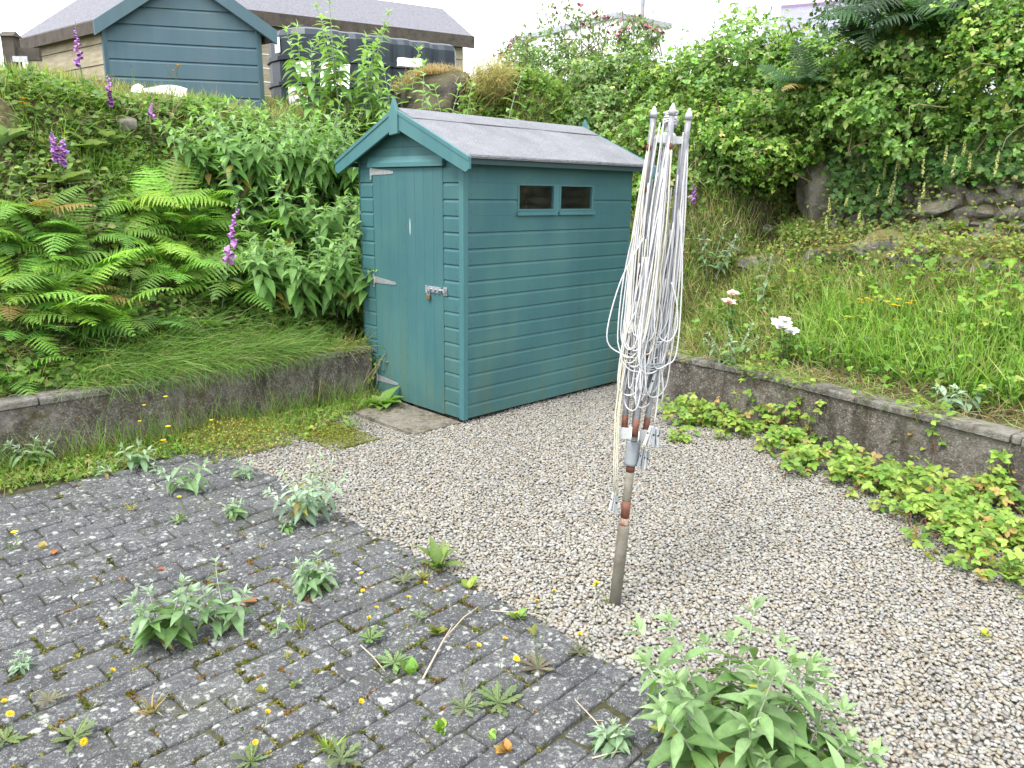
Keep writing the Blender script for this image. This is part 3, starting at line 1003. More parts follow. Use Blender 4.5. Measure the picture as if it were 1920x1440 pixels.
    # inside: dark floor and far lining so the windows look into a real room
    fl = MB(); fl.box(.03, LS - .03, .03, WS - .03, .09, .11); fl.build('shed_floor', M_dtimber, root)
    be = MB()
    for y in (.08, .55, 1.08): be.box(.02, LS - .02, y, y + .06, -.01, .06)
    be.build('bearer', M_dtimber, root)
    # roof: two felted boards, a cap strip, eave trim
    A0, A1 = -.075, 1.905
    zr, sl_ = 2.150, .432
    ev = -.125
    ze = zr - sl_ * (.61 - ev)
    tk = .022
    rf = MB()
    for sg in (1, -1):
        Y = lambda y: y if sg > 0 else WS - y
        nn = 14
        P = []
        for i in range(nn + 1):
            a = A0 + (A1 - A0) * i / nn
            sag = .003 * math.sin(i * .9)
            P += [(a, Y(.61), zr + sag * .5), (a, Y(.25), zr - sl_ * .36 + sag + .003), (a, Y(ev), ze + sag * .4), (a, Y(ev - .004), ze - tk), (a, Y(.61), zr - tk - .004)]
        fs = [(i * 5 + k, (i + 1) * 5 + k, (i + 1) * 5 + (k + 1) % 5, i * 5 + (k + 1) % 5) for i in range(nn) for k in range(5)]
        fs += [(0, 1, 2, 3, 4), tuple(nn * 5 + k for k in (4, 3, 2, 1, 0))]
        rf.poly(P, fs)
    rf.build('roof_felt', M_felt, root)
    cap = MB()
    cap.prism([(.44, zr - sl_ * .17 + .0045), (.44, zr - sl_ * .17 + .008), (.61, zr + .010), (.78, zr - sl_ * .17 + .008), (.78, zr - sl_ * .17 + .0045), (.61, zr + .0045)], A0 - .002, A1, lambda a, p, q: (a, p, q))
    cap.build('ridge_felt', M_felt, root)
    for sg in (1, -1):
        Y = lambda y: y if sg > 0 else WS - y
        e = MB(); e.box(A0 + .03, A1 - .02, min(Y(ev - .006), Y(ev - .012)), max(Y(ev - .006), Y(ev - .012)), ze - .012, ze - .003); e.build('eave_trim', M_alu, root)
        e = MB(); e.box(A0 + .03, A1 - .03, min(Y(ev + .012), Y(ev + .035)), max(Y(ev + .012), Y(ev + .035)), ze - .058, ze - tk - .003); e.build('fascia', M_dteal, root)
    # barge boards with a thin capping, finials front and rear
    for a, dr_ in ((A0 - .002, -1), (A1 + .002, 1)):
        for sg in (1, -1):
            Y = lambda y: y if sg > 0 else WS - y
            x0, x1 = (a - .020, a) if dr_ < 0 else (a, a + .020)
            yo = -.17
            zo = zr - sl_ * (.61 - yo)
            bb = MB()
            bb.prism([(Y(.575), zr + .004 - sl_ * .035), (Y(yo), zo + .004), (Y(yo), zo - .072), (Y(yo + .035), zo - .092), (Y(.575), zr - .125 - sl_ * .035)], x0, x1, lambda q, p, z: (q, p, z))
            b_ = bb.build('barge_board', M_teal2, root, bevel=.002)
            c = MB(); xo = (x0 - .006, x0 - .0005) if dr_ < 0 else (x1 + .0005, x1 + .006)
            c.prism([(Y(.575), zr + .004 - sl_ * .035), (Y(yo), zo + .004), (Y(yo), zo - .022), (Y(.575), zr - .022 - sl_ * .035)], xo[0], xo[1], lambda q, p, z: (q, p, z))
            c.build('barge_capping', M_teal2, b_)
        fi = MB(); x0, x1 = (a - .034, a - .006) if dr_ < 0 else (a + .006, a + .034)
        fi.prism([(.562, 1.985), (.658, 1.975), (.660, 2.108), (.612, 2.222), (.560, 2.112)], x0, x1, lambda q, p, z: (q, p, z))
        fi.build('finial', M_teal2, root, bevel=.002)
    # padlock hanging in the bolt: a thing of its own
    def tow(p):
        c, s = math.cos(YAW), math.sin(YAW)
        return (SA[0] + p[0] * c - p[1] * s, SA[1] + p[0] * s + p[1] * c, p[2])
    pk = empty('padlock', tow((-.018, .360, .868)), 'small brass padlock hanging from the bolt of the teal shed door', 'padlock', rz=YAW)
    q = MB(); q.box(-.007, .007, -.016, .016, -.018, .018); q.build('lock_body', M_brass, pk, bevel=.003)
    q = MB(); q.tube([(0, -.011, .018), (0, -.011, .04), (0, -.006, .049), (0, .006, .049), (0, .011, .04), (0, .011, .018)], .003, 6); q.build('shackle', M_galv, pk)
    # door step slab
    st = MB(); st.box(-.42, -.012, .02, .74, -.02, .018)
    o = st.build('concrete_slab', M_slab, None, bevel=.006); o.location = SA; o.rotation_euler = (0, 0, YAW)
    tag(o, 'weathered concrete slab laid in the gravel under the shed door', 'slab')


shed()


# ------------------------------------------------------------------ rotary washing line
def washing_line():
    B0 = np.array([.427, 2.794, 0.0]); T0 = np.array([.537, 2.80, 1.862])
    ax = nrm(T0 - B0)
    root = empty('rotary_washing_line', B0, 'folded rotary washing line with tangled white cords on a rusty pole in the gravel', 'washing line')
    ex = nrm(np.cross(np.array([0, 1.0, 0]), ax)); ey = np.cross(ax, ex)
    zz = ax[2]

    def at(z, r=0.0, th=0.0):
        return B0 * 0 + ax * (z / zz) + r * (ex * math.cos(th) + ey * math.sin(th))
    mb = MB(); mb.tube([at(-.05), at(.33), at(.335), at(.35)], [.0235, .0235, .0225, .0185], 16); mb.build('ground_socket', M_sock, root, smooth=True)
    mb = MB(); mb.tube([at(.34), at(.352), at(.355), at(.37)], [.021, .021, .0175, .0172], 14); mb.build('dark_ring', M_rust, root, smooth=True)
    mb = MB(); mb.tube([at(.35), at(.60)], .0165, 14); pole = mb.build('lower_pole', M_sock, root, smooth=True)
    mb = MB(); mb.tube([at(.372), at(.44)], .0174, 14); mb.build('rust_band', M_rust2, root, smooth=True)
    mb = MB(); mb.tube([at(.562), at(.594)], .0174, 14); mb.build('rust_band', M_rust2, root, smooth=True)
    mb = MB(); zs = np.linspace(.592, .688, 13); mb.tube([at(z) for z in zs], [.029 - .0025 * abs(math.sin(i * 1.57)) for i in range(13)], 16); mb.build('collar', M_greyp, root, smooth=True)
    mb = MB(); mb.tube([at(.688), at(1.86)], .0150, 12); mb.build('upper_pole', M_alu, root, smooth=True)
    TH = [R(a) for a in (172, 262, 352, 82)]
    # lower hub: ring and four paired lugs
    hb = MB(); hb.tube([at(.692), at(.70), at(.735), at(.742)], [.024, .027, .027, .022], 14)
    for th in TH:
        for s in (-1, 1):
            t = np.array([-math.sin(th), math.cos(th)])
            sh = (ex * t[0] + ey * t[1]) * .014 * s
            for k in range(4):
                pass
            pts = []
            for q in range(9):
                a = -math.pi / 2 + math.pi * q / 8
                pts.append((.045 + .02 * math.cos(a), .022 * math.sin(a)))
            pts = [(.018, -.022)] + pts + [(.018, .022)]
            rad = ex * math.cos(th) + ey * math.sin(th)
            hb.prism(pts, -.002, .002, lambda a, p, q, sh=sh, rad=rad, t=t: at(.716) + sh + (ex * t[0] + ey * t[1]) * a + rad * p + ax * q)
    hb.build('lower_hub', M_lgreyp, root)
    # upper hub
    ub = MB(); ub.tube([at(1.765), at(1.772), at(1.80), at(1.808)], [.018, .026, .026, .018], 14)
    for th in TH:
        rad = ex * math.cos(th) + ey * math.sin(th); tt = -ex * math.sin(th) + ey * math.cos(th)
        ub.prism([(.015, -.012), (.047, -.012), (.052, 0), (.047, .012), (.015, .012)], -.006, .006, lambda a, p, q, rad=rad, tt=tt: at(1.786) + rad * p + tt * a + ax * q)
    ub.build('upper_hub', M_lgreyp, root)
    arms = []
    r_ = random.Random(3)
    ZB, ZTOP = .716, [1.868, 1.874, 1.868, 1.85]
    for i, th in enumerate(TH):
        def armp(s, i=i, th=th):
            z = ZB + (ZTOP[i] - ZB) * s
            return at(z, .040 + .020 * s + .004 * math.sin(math.pi * s), th)
        arms.append(armp)
        mb = MB()
        ss = np.linspace(0.0, 1, 12)
        mb.tube([armp(s) for s in ss], [.0105] * 12, 8)
        ar = mb.build('arm', M_alu, root, smooth=True)
        mb = MB(); mb.tube([armp(.988), armp(1.0), armp(1.012), armp(1.022)], [.0128, .0128, .008, .003], 10); mb.build('end_cap', M_galv, ar, smooth=True)
        mb = MB(); mb.tube([armp(.0), armp(.06)], .0121, 8); mb.build('rusty_end', M_rust2, ar, smooth=True)
        # strut from the upper hub down to the arm
        mb = MB(); mb.tube([at(1.786, .046, th + .16), armp(.42) + .012 * ex * math.sin(th)], .006, 6); mb.build('strut', M_alu, root, smooth=True)
    LEV = [.985, .90, .775, .645, .51, .385, .27]
    # brown eyelets on the arms
    for i in range(4):
        for s in LEV[1:]:
            ea = TH[i] + R(50); eo = (ex * math.cos(ea) + ey * math.sin(ea)) * .0065; mb = MB()
            mb.tube([arms[i](s - .010) + eo, arms[i](s - .004) + eo, arms[i](s + .006) + eo, arms[i](s + .012) + eo], [.004, .0095, .0095, .004], 8)
            mb.build('eyelet', M_clip, root, smooth=True)
    # cords: every level hangs as a loop between neighbouring arms
    cd_ = MB(); cc = MB()
    armlen = ZTOP[0] - ZB
    for rep in range(3):
      for li, s in enumerate(LEV):
        if rep and li in (3, 5, 6): continue
        if rep == 2 and li > 1: continue
        for i in range(4):
            j = (i + 1) % 4
            A, Bp = arms[i](s), arms[j](s)
            Lc = armlen * s * 1.414 * r_.uniform(.93, 1.1)
            drop = Lc / 2 * r_.uniform(.86, 1.02)
            mid_th = TH[i] + R(45) + r_.uniform(-.6, .6)
            out = ex * math.cos(mid_th) + ey * math.sin(mid_th)
            bulge = r_.uniform(-.01, .034); wdt = r_.uniform(.012, .040)
            tng = nrm(Bp - A); tng = nrm(tng + out * r_.uniform(-.6, .6))
            zlow = max(A[2] - drop, .74 + .12 * r_.random())
            sk = r_.uniform(-.02, .02); ph = r_.uniform(0, 6.3); f1 = r_.uniform(5, 11)
            pts = []
            N = 26
            for q in range(N + 1):
                t = q / N
                y = 2 * t - 1                       # -1 .. 1 along the loop
                # U shape: steep sides, round bottom that bellies out
                c = 1 - abs(y) ** 2.6
                hor = A * (1 - smooth(t, .25, .75)) + Bp * smooth(t, .25, .75)
                belly = math.sin(math.pi * min(1, c)) * .6 + c * .4
                p = np.array([hor[0], hor[1], 0]) + out * bulge * c + tng * (wdt * (1 if y > 0 else -1) * belly * min(1, abs(y) * 2.6) + sk * c)
                p = p + ex * .004 * math.sin(f1 * t + ph) * c + ey * .004 * math.cos(f1 * t + ph) * c
                p[2] = A[2] + (zlow - A[2]) * c
                p = p - np.array([ax[0], ax[1], 0]) * (A[2] - p[2]) / zz
                pts.append(p)
            (cd_ if r_.random() < .85 else cc).tube(pts, r_.uniform(.0024, .0031), 5)
    # long hanging strands of the loops that fold down along the arms
    for k in range(64):
        th = r_.uniform(0, 6.283); z1 = r_.choice((1.84, 1.76, 1.64, 1.5, 1.36)) + r_.uniform(-.03, .03); z0 = r_.uniform(.86, 1.16)
        r1 = .040 + .020 * (z1 - .7) / 1.15 + r_.uniform(-.012, .012); r0 = r_.uniform(.028, .078); tw = r_.uniform(-.5, .5); ph = r_.uniform(0, 6.3)
        pts = []
        for q in range(14):
            t = q / 13; z = z1 + (z0 - z1) * t
            pts.append(at(z, r1 + (r0 - r1) * t ** 1.5 + .008 * math.sin(3.1 * t), th + tw * t + .10 * math.sin(7 * t + ph)))
        e0 = th + tw; dth = r_.choice((-1, 1)) * r_.uniform(.3, .9)
        for q in range(1, 7):
            a = math.pi * q / 6
            pts.append(at(z0 - .045 * math.sin(a), r0, e0 + dth * (1 - math.cos(a)) / 2 + .10 * math.sin(7 + ph) * (1 - q / 6)))
        for q in range(1, 7):
            t = q / 6; pts.append(at(z0 + (z1 * .45 + z0 * .55 - z0) * t, r0 * (1 - t) + r1 * t, e0 + dth + .1 * math.sin(5 * t + ph)))
        (cd_ if r_.random() < .85 else cc).tube(pts, r_.uniform(.0022, .0029), 5)
    # wide stray loops bulging out to the left and right
    for (xa, za, xl, zl_, xb, zb2) in ((-.055, 1.45, -.150, 1.09, -.01, 1.03), (.06, 1.55, .110, 1.06, .02, 1.0), (.06, 1.3, .10, 1.14, .03, 1.10), (-.05, 1.2, -.09, 1.02, .02, .98)):
        A = at(za) + ex * xa; C_ = at(zl_) + ex * xl; D = at(zb2) + ex * (xa * .2 + xb); E_ = at(za - .05) + ex * (xa * .3)
        pts = []
        ctrl = [A, A * .55 + C_ * .45 + ex * (xl - xa) * .25, C_, C_ * .6 + D * .4 + np.array([0, 0, -.035]), D, D * .6 + E_ * .4 + ex * .01, E_]
        for q in range(len(ctrl) - 1):
            p0, p1, p2, p3 = ctrl[max(q - 1, 0)], ctrl[q], ctrl[q + 1], ctrl[min(q + 2, len(ctrl) - 1)]
            for t in np.linspace(0, 1, 7)[:-1]:
                pts.append(.5 * ((2 * p1) + (-p0 + p2) * t + (2 * p0 - 5 * p1 + 4 * p2 - p3) * t * t + (-p0 + 3 * p1 - 3 * p2 + p3) * t ** 3) + ey * -.05)
        cd_.tube(pts, .0027, 5)
    # horizontal wraps tying the bundle, trailing ends
    for z, r0 in ((1.16, .052), (1.02, .05), (.98, .055)):
        cd_.tube([at(z + .004 * math.sin(k), r0, R(180 + k * 26)) for k in range(8)], .0026, 5)
    tail = [at(1.2, .07, R(190)), at(1.0, .082, R(192)), at(.8, .088, R(196)), at(.6, .075, R(200)), at(.47, .06, R(205))]
    cc.tube(tail, .0028, 5); cc.tube([p + ex * .008 + np.array([0, 0, -.015]) for p in tail], .0024, 5)
    cc.tube([p + ex * .014 for p in tail[1:]], .0022, 5)
    t2 = [at(1.05, .06, R(-20)), at(.9, .072, R(-25)), at(.8, .073, R(-28)), at(.755, .072, R(-30))]
    cd_.tube(t2, .0026, 5)
    # rope coil round the pole head
    for k in range(7):
        rr = .020 + .006 * r_.random(); tl = r_.uniform(-.5, .5); z0 = 1.83 + .045 * r_.random(); p2 = r_.uniform(0, 6.3)
        cd_.tube([at(z0 + .016 * math.sin(a + p2) * tl * 2, rr, a) for a in np.linspace(0, 6.283, 15)], .003, 5)
    cd_.build('white_cord', M_cord, root, smooth=True); cc.build('cream_cord', M_ccord, root, smooth=True)
    # pegs (things of their own, they hang on the cord)
    def peg(P, lean, spin, light, label):
        o = empty('clothes_peg', B0 + P, label, 'clothes peg', 'clothes pegs hanging on the washing line')
        o.rotation_euler = (lean[0], lean[1], spin)
        for s in (-1, 1):
            q = MB()
            q.prism([(.0015, .004), (.006, .008), (.0075, -.03), (.011, -.068), (.006, -.070), (.002, -.03)], -.0055, .0055, lambda a, p, z, s=s: (s * p, a, z))
            q.build('prong', light, o)
        q = MB(); q.tube([(-.008, 0, -.022), (.008, 0, -.022)], .0042, 8); q.build('spring', M_dark, o)
    for k in range(4):
        peg(at(.755 - .004 * k, .075, R(-38)) + ex * (.012 * k - .008) + ey * .004 * k, (0, .30 - .16 * k, 0), .5 + .9 * k, [M_lgreyp, M_greyp][k % 2], 'grey clothes peg in the upper bunch right of the lower hub')
    for k in range(3):
        peg(at(.66 - .006 * k, .05, R(-40)) + ex * (.010 * k - .004) + ey * .006 * k, (0, .15 - .22 * k, 0), .3 + .8 * k, [M_greyp, M_lgreyp][k % 2], 'grey clothes peg in the lower bunch beside the pole collar')
    for k in range(2):
        peg(at(.475 - .012 * k, .062, R(203)) + ex * .012 * k, (0, .12 - .14 * k, 0), .4 + 1.1 * k, [M_lgreyp, M_greyp][k % 2], 'grey clothes peg hanging low on the cord left of the pole')
    peg(at(1.0, .075, R(-35)), (.2, 1.45, 0), .4, M_greyp, 'dark clothes peg clipped sideways high among the cord loops')
    peg(at(.955, .06, R(-45)), (.1, .3, 0), 1.0, M_greyp, 'dark clothes peg hanging just above the peg bunches among cords')


washing_line()

# ================================================================== BACKGROUND BUILDINGS
def upper_shed():
    C = PX(206, 172, 8.5); G = PX(490, 172, 8.85) - C; Sd = PX(62, 150, 9.6) - C
    G[2] = 0; Sd[2] = 0
    zb = C[2] - .35
    C = np.array([C[0], C[1], 0]); O = np.array([C[0], C[1], zb])
    wG = np.linalg.norm(G); wS = np.linalg.norm(Sd)
    g = G / wG; s = Sd / wS
    ze = PX(206, 42, 8.5)[2]; hz = ze - zb
    root = empty('garden_shed', O, 'larger blue green gabled shed with pale timber side standing on the upper bank', 'shed')
    Mg = lambda p, q, off=0.0: g * p + np.array([0, 0, q]) - nrm(np.array([-g[1], g[0], 0])) * off
    ns = nrm(np.array([-s[1], s[0], 0.])); ns = ns if ns @ g < 0 else -ns
    rise = .63 * wG / 2 * 1.05
    zs = [hz - .17 * k + .0 for k in range(-4, 12)]
    mb = MB()
    # gable front in overlapping boards
    bnd = sorted([z for z in zs if 0 < z < hz + rise] + [0, hz + rise])
    for a, b in zip(bnd[:-1], bnd[1:]):
        def half(z): return wG / 2 if z <= hz else max(.004, wG / 2 * (hz + rise - z) / rise)
        zz = [a, b - .03, b]
        for (z0, z1, o0, o1) in ((a, b - .03, .012, .012), (b - .03, b - .001, .012, -.004)):
            mb.poly([Mg(wG / 2 - half(z0), z0, o0), Mg(wG / 2 + half(z0), z0, o0), Mg(wG / 2 + half(z1), z1, o1), Mg(wG / 2 - half(z1), z1, o1)], [(0, 1, 2, 3)])
        mb.poly([Mg(wG / 2 - half(a), a, .012), Mg(wG / 2 + half(a), a, .012), Mg(wG / 2 + half(a), a, -.004), Mg(wG / 2 - half(a), a, -.004)], [(0, 1, 2, 3)])
    mb.build('gable_wall', M_blue, root)
    mb = MB()
    zt = [hz - .2 * k for k in range(0, 9)]
    for k in range(len(zt) - 1):
        z1, z0 = zt[k], max(zt[k + 1], 0)
        if z1 <= 0: break
        P = lambda a, q, off: s * a + ns * off + np.array([0, 0, q])
        mb.poly([P(0, z0 + .006, .012), P(wS, z0 + .006, .012), P(wS, z1, .004), P(0, z1, .004), P(0, z0 + .006, -.02), P(wS, z0 + .006, -.02), P(wS, z1, -.02), P(0, z1, -.02)],
                [(0, 1, 2, 3), (4, 7, 6, 5), (0, 4, 5, 1), (3, 2, 6, 7), (1, 5, 6, 2), (0, 3, 7, 4)])
    mb.build('timber_wall', M_timber, root)
    for off in (0, wS):
        for a in (0, wG):
            mb = MB(); mb.tube([g * a + s * off, g * a + s * off + np.array([0, 0, hz])], .034, 4)
            mb.build('corner_post', M_blue, root)
    back = MB(); back.poly([g * 0 + s * wS, g * wG + s * wS, g * wG + s * wS + np.array([0, 0, hz]), g * wG / 2 + s * wS + np.array([0, 0, hz + rise]), s * wS + np.array([0, 0, hz])], [(0, 1, 2, 3, 4)])
    back.poly([g * wG, g * wG + s * wS, g * wG + s * wS + np.array([0, 0, hz]), g * wG + np.array([0, 0, hz])], [(0, 1, 2, 3)])
    back.build('rear_wall', M_timber, root)
    # roof slabs
    rf = MB(); sl = rise / (wG / 2)
    for sg in (1, -1):
        def Q(x, y, dz): return g * (wG / 2 + sg * x) + s * y + np.array([0, 0, hz + rise - sl * x + dz])
        e = wG / 2 + .10
        P = [Q(x, y, dz) for x in (0, e) for y in (-.08, wS + .12) for dz in (.03, .085)]
        rf.poly(P, [(0, 1, 3, 2), (4, 6, 7, 5), (0, 4, 5, 1), (2, 3, 7, 6), (0, 2, 6, 4), (1, 5, 7, 3)])
        f = MB(); P = [Q(x, y, dz) for x in (e + .002, e + .02) for y in (-.06, wS + .1) for dz in (-.035, .08)]
        f.poly(P, [(0, 1, 3, 2), (4, 6, 7, 5), (0, 4, 5, 1), (2, 3, 7, 6), (0, 2, 6, 4), (1, 5, 7, 3)]); f.build('eave_board', M_dtimber, root)
        b = MB(); P = [Q(x, y, dz) for x in (.0, e + .03) for y in (-.115, -.085) for dz in (-.05, .09)]
        b.poly(P, [(0, 1, 3, 2), (4, 6, 7, 5), (0, 4, 5, 1), (2, 3, 7, 6), (0, 2, 6, 4), (1, 5, 7, 3)]); b.build('barge_board', M_blue, root)
    rf.build('roof', M_ofelt, root)


upper_shed()


def long_shed():
    A = PX(395, 150, 12.2); B = PX(868, 150, 14.2)
    root_z = 2.6
    O = np.array([A[0], A[1], root_z])
    d = B - A; d[2] = 0; Ln = np.linalg.norm(d); d /= Ln
    n = np.array([d[1], -d[0], 0])     # towards the camera
    zeA = PX(480, 33, 12.6)[2] - root_z
    root = empty('timber_shed', O, 'long pale timber shed with a grey felt roof behind the dark oil tank', 'shed')
    mb = MB(); k = 0; z = 0
    while z < zeA - .01:
        z1 = min(z + .2, zeA)
        P = lambda a, q, off: d * a + n * off + np.array([0, 0, q])
        mb.poly([P(0, z + .008, .016), P(Ln, z + .008, .016), P(Ln, z1, .004), P(0, z1, .004), P(0, z + .008, -.02), P(Ln, z + .008, -.02), P(Ln, z1, -.02), P(0, z1, -.02)],
                [(0, 1, 2, 3), (4, 7, 6, 5), (0, 4, 5, 1), (3, 2, 6, 7), (1, 5, 6, 2), (0, 3, 7, 4)])
        z = z1
    mb.build('timber_wall', M_timber, root)
    dep = 2.4; rise = .62
    e = MB()
    for a in (0, Ln): e.poly([d * a, d * a - n * dep, d * a - n * dep + np.array([0, 0, zeA]), d * a - n * dep / 2 + np.array([0, 0, zeA + rise]), d * a + np.array([0, 0, zeA])], [(0, 1, 2, 3, 4)])
    e.build('gable_wall', M_timber, root)
    rf = MB()
    for sg in (0, 1):
        P = []
        for (x, zz) in ((-.12, zeA - .03), (dep / 2, zeA + rise + .03)):
            xx = x if sg == 0 else dep - x
            for a in (-.1, Ln + .15):
                for dz in (.03, .09): P.append(d * a - n * xx + np.array([0, 0, zz + dz]))
        rf.poly(P, [(0, 1, 3, 2), (4, 6, 7, 5), (0, 4, 5, 1), (2, 3, 7, 6), (0, 2, 6, 4), (1, 5, 7, 3)])
    rf.build('roof', M_ofelt, root)
    f = MB(); P = [d * a + n * o + np.array([0, 0, zeA + q]) for a in (-.1, Ln + .15) for o in (.122, .15) for q in (-.13, .06)]
    f.poly(P, [(0, 1, 3, 2), (4, 6, 7, 5), (0, 4, 5, 1), (2, 3, 7, 6), (0, 2, 6, 4), (1, 5, 7, 3)]); f.build('eave_board', M_dtimber, root)


long_shed()


def oil_tank():
    A = PX(512, 155, 10.3); B = PX(826, 130, 11.6)
    zb = 2.55
    d = B - A; d[2] = 0; Ln = np.linalg.norm(d); d /= Ln; n = np.array([d[1], -d[0], 0])
    O = np.array([A[0], A[1], zb]); ht = PX(560, 62, 10.5)[2] - zb
    wd = 1.15
    root = empty('oil_tank', O, 'long dark ribbed plastic oil tank with white stickers on the upper bank', 'tank')

    def outline(ins, nose=.42):
        pts = []
        w2 = wd / 2 - ins
        for k in range(9):
            a = math.pi / 2 + math.pi * k / 8
            pts.append((nose + (nose - ins) * math.cos(a), w2 * math.sin(a)))
        for sgn in (-1, 1):
            xs = np.linspace(nose + .1, Ln - .1, 25) if sgn < 0 else np.linspace(Ln - .1, nose + .1, 25)
            for i, x in enumerate(xs):
                r = .022 * (1 if (int((x - nose) / .155) % 2) else -1)
                pts.append((x, sgn * (w2 + r)))
            if sgn < 0: pts += [(Ln - ins, -w2 + .12), (Ln - ins, w2 - .12)]
        return pts
    prof = [(0, .03), (.04, 0), (ht * .30, 0), (ht * .31, -.03), (ht * .35, -.03), (ht * .36, 0), (ht * .60, 0), (ht * .61, -.03), (ht * .66, -.03), (ht * .67, 0), (ht * .90, 0.0), (ht * .97, .04), (ht, .12)]
    V = []
    for z, ins in prof: V += [d * x - n * y * -1 + np.array([0, 0, z]) for x, y in outline(ins)]
    m_ = len(outline(0))
    Fq = [(r * m_ + k, r * m_ + (k + 1) % m_, (r + 1) * m_ + (k + 1) % m_, (r + 1) * m_ + k) for r in range(len(prof) - 1) for k in range(m_)]
    Fq.append(tuple((len(prof) - 1) * m_ + k for k in range(m_)))
    mb = MB(); mb.poly(V, Fq); mb.build('tank_body', M_black, root)
    mb = MB(); c = d * .5 + np.array([0, 0, ht])
    mb.tube([c, c + np.array([0, 0, .03]), c + np.array([0, 0, .045])], [.27, .27, .24], 20); mb.build('tank_lid', M_black, root)
    # stickers on the rounded nose, facing the viewer
    def stick(px0, px1, py0, py1, Y):
        Pm = PX((px0 + px1) / 2, (py0 + py1) / 2, Y)
        x = Pm - O
        return x
    for (t, z0, z1, w_) in ((R(200), ht * .70, ht * .88, .10), (R(243), ht * .40, ht * .585, .20), (R(232), ht * .05, ht * .285, .26)):
        vs = []
        nose = .42
        for q in (-1, 0, 1):
            a = t + q * w_ / 2 / .5
            p = d * (nose + (nose + .008) * math.cos(a)) + n * (-(wd / 2 + .008) * math.sin(a))
            vs += [p + np.array([0, 0, z0]), p + np.array([0, 0, z1])]
        mb = MB(); mb.poly(vs, [(0, 2, 3, 1), (2, 4, 5, 3)])
        st = mb.build('sticker', M_white, root)
        if z0 < ht * .1:
            a = t; p = d * (nose + (nose + .012) * math.cos(a)) + n * (-(wd / 2 + .012) * math.sin(a))
            tx = nrm(np.array(vs[4]) - np.array(vs[0])); zm = (z0 + z1) / 2
            mk = MB()
            for up_, zc in ((1, zm + .05), (-1, zm - .05)):
                mk.poly([p + tx * -.03 + np.array([0, 0, zc - .02 * up_]), p + tx * .03 + np.array([0, 0, zc - .02 * up_]), p + np.array([0, 0, zc + .028 * up_])], [(0, 1, 2)])
            mk.tube([p + tx * .055 * math.cos(k * .5236) + np.array([0, 0, zm + .055 * math.sin(k * .5236)]) for k in range(13)], .004, 4)
            mk.build('symbol', M_ink, st)


oil_tank()


def houses():
    A = PX(1156, 24, 24.0); d = nrm(np.array([.80, .60, 0])); n = np.array([d[1], -d[0], 0])
    zb = 2.4
    root = empty('white_house', (A[0], A[1], zb), 'pale white house end with a flat grey roof edge beyond the hedge', 'house')
    h = A[2] - zb - .13
    mb = MB(); W_ = 2.25
    Mx = lambda x, y, z: d * x - n * y + np.array([0, 0, z])
    mb.box(.08, W_, .08, 5, 0, h, Mx); mb.build('wall', M_render, root)
    mb = MB(); mb.box(0, W_ + .1, 0, 5.1, h + .001, h + .16, Mx); mb.build('roof', M_flat, root)
    mb = MB(); p = Mx(1.55, .5, h + .16); mb.tube([p, p + np.array([0, 0, 1.5])], .07, 8); mb.build('flue_pipe', M_alu, root)
    # slate roofed house further right
    A = PX(1452, 15, 22.0); d = nrm(np.array([.9, -.43, 0])); n = np.array([d[1], -d[0], 0]); n = n if n[1] < 0 else -n
    zb = 2.4
    root = empty('slate_roofed_house', (A[0], A[1], zb), 'white house with a pale lilac slate roof rising beyond the hedge on the right', 'house')
    h = A[2] - zb
    Mx = lambda x, y, z: d * x - n * y + np.array([0, 0, z])
    mb = MB(); mb.poly([Mx(.03, -2.5, 0), Mx(.03, 2.5, 0), Mx(.03, 2.5, h - 1.9), Mx(.03, 0, h - .1), Mx(.03, -2.5, h - 1.9)], [(0, 1, 2, 3, 4)])
    mb.box(.03, 8, -2.45, -2.4, 0, h - 1.9, Mx); mb.build('wall', M_render, root)
    for sg in (-1, 1):
        r_ = MB(); P = [Mx(x, sg * y, z) for (y, z) in ((0, h), (2.8, h - 2.1)) for x in (-.1, 8) for z in (z, z + .06)]
        P = []
        for (y, z) in ((0, h), (2.8, h - 2.1)):
            for x in (-.1, 8):
                for q in (-.06, 0): P.append(Mx(x, sg * y, z + q))
        r_.poly(P, [(0, 1, 3, 2), (4, 6, 7, 5), (0, 4, 5, 1), (2, 3, 7, 6), (0, 2, 6, 4), (1, 5, 7, 3)])
        r_.build('roof', M_slate, root)
    mb = MB(); mb.tube([Mx(-.1, 0, h + .03), Mx(8, 0, h + .03)], .07, 6); mb.build('ridge_tiles', simple('lilac_ridge', (.42, .3, .45), .7), root)
    mb = MB(); p = Mx(.35, -2.0, 0); mb.tube([p, p + np.array([0, 0, h + .5])], .10, 10); mb.build('downpipe', M_render, root)


houses()


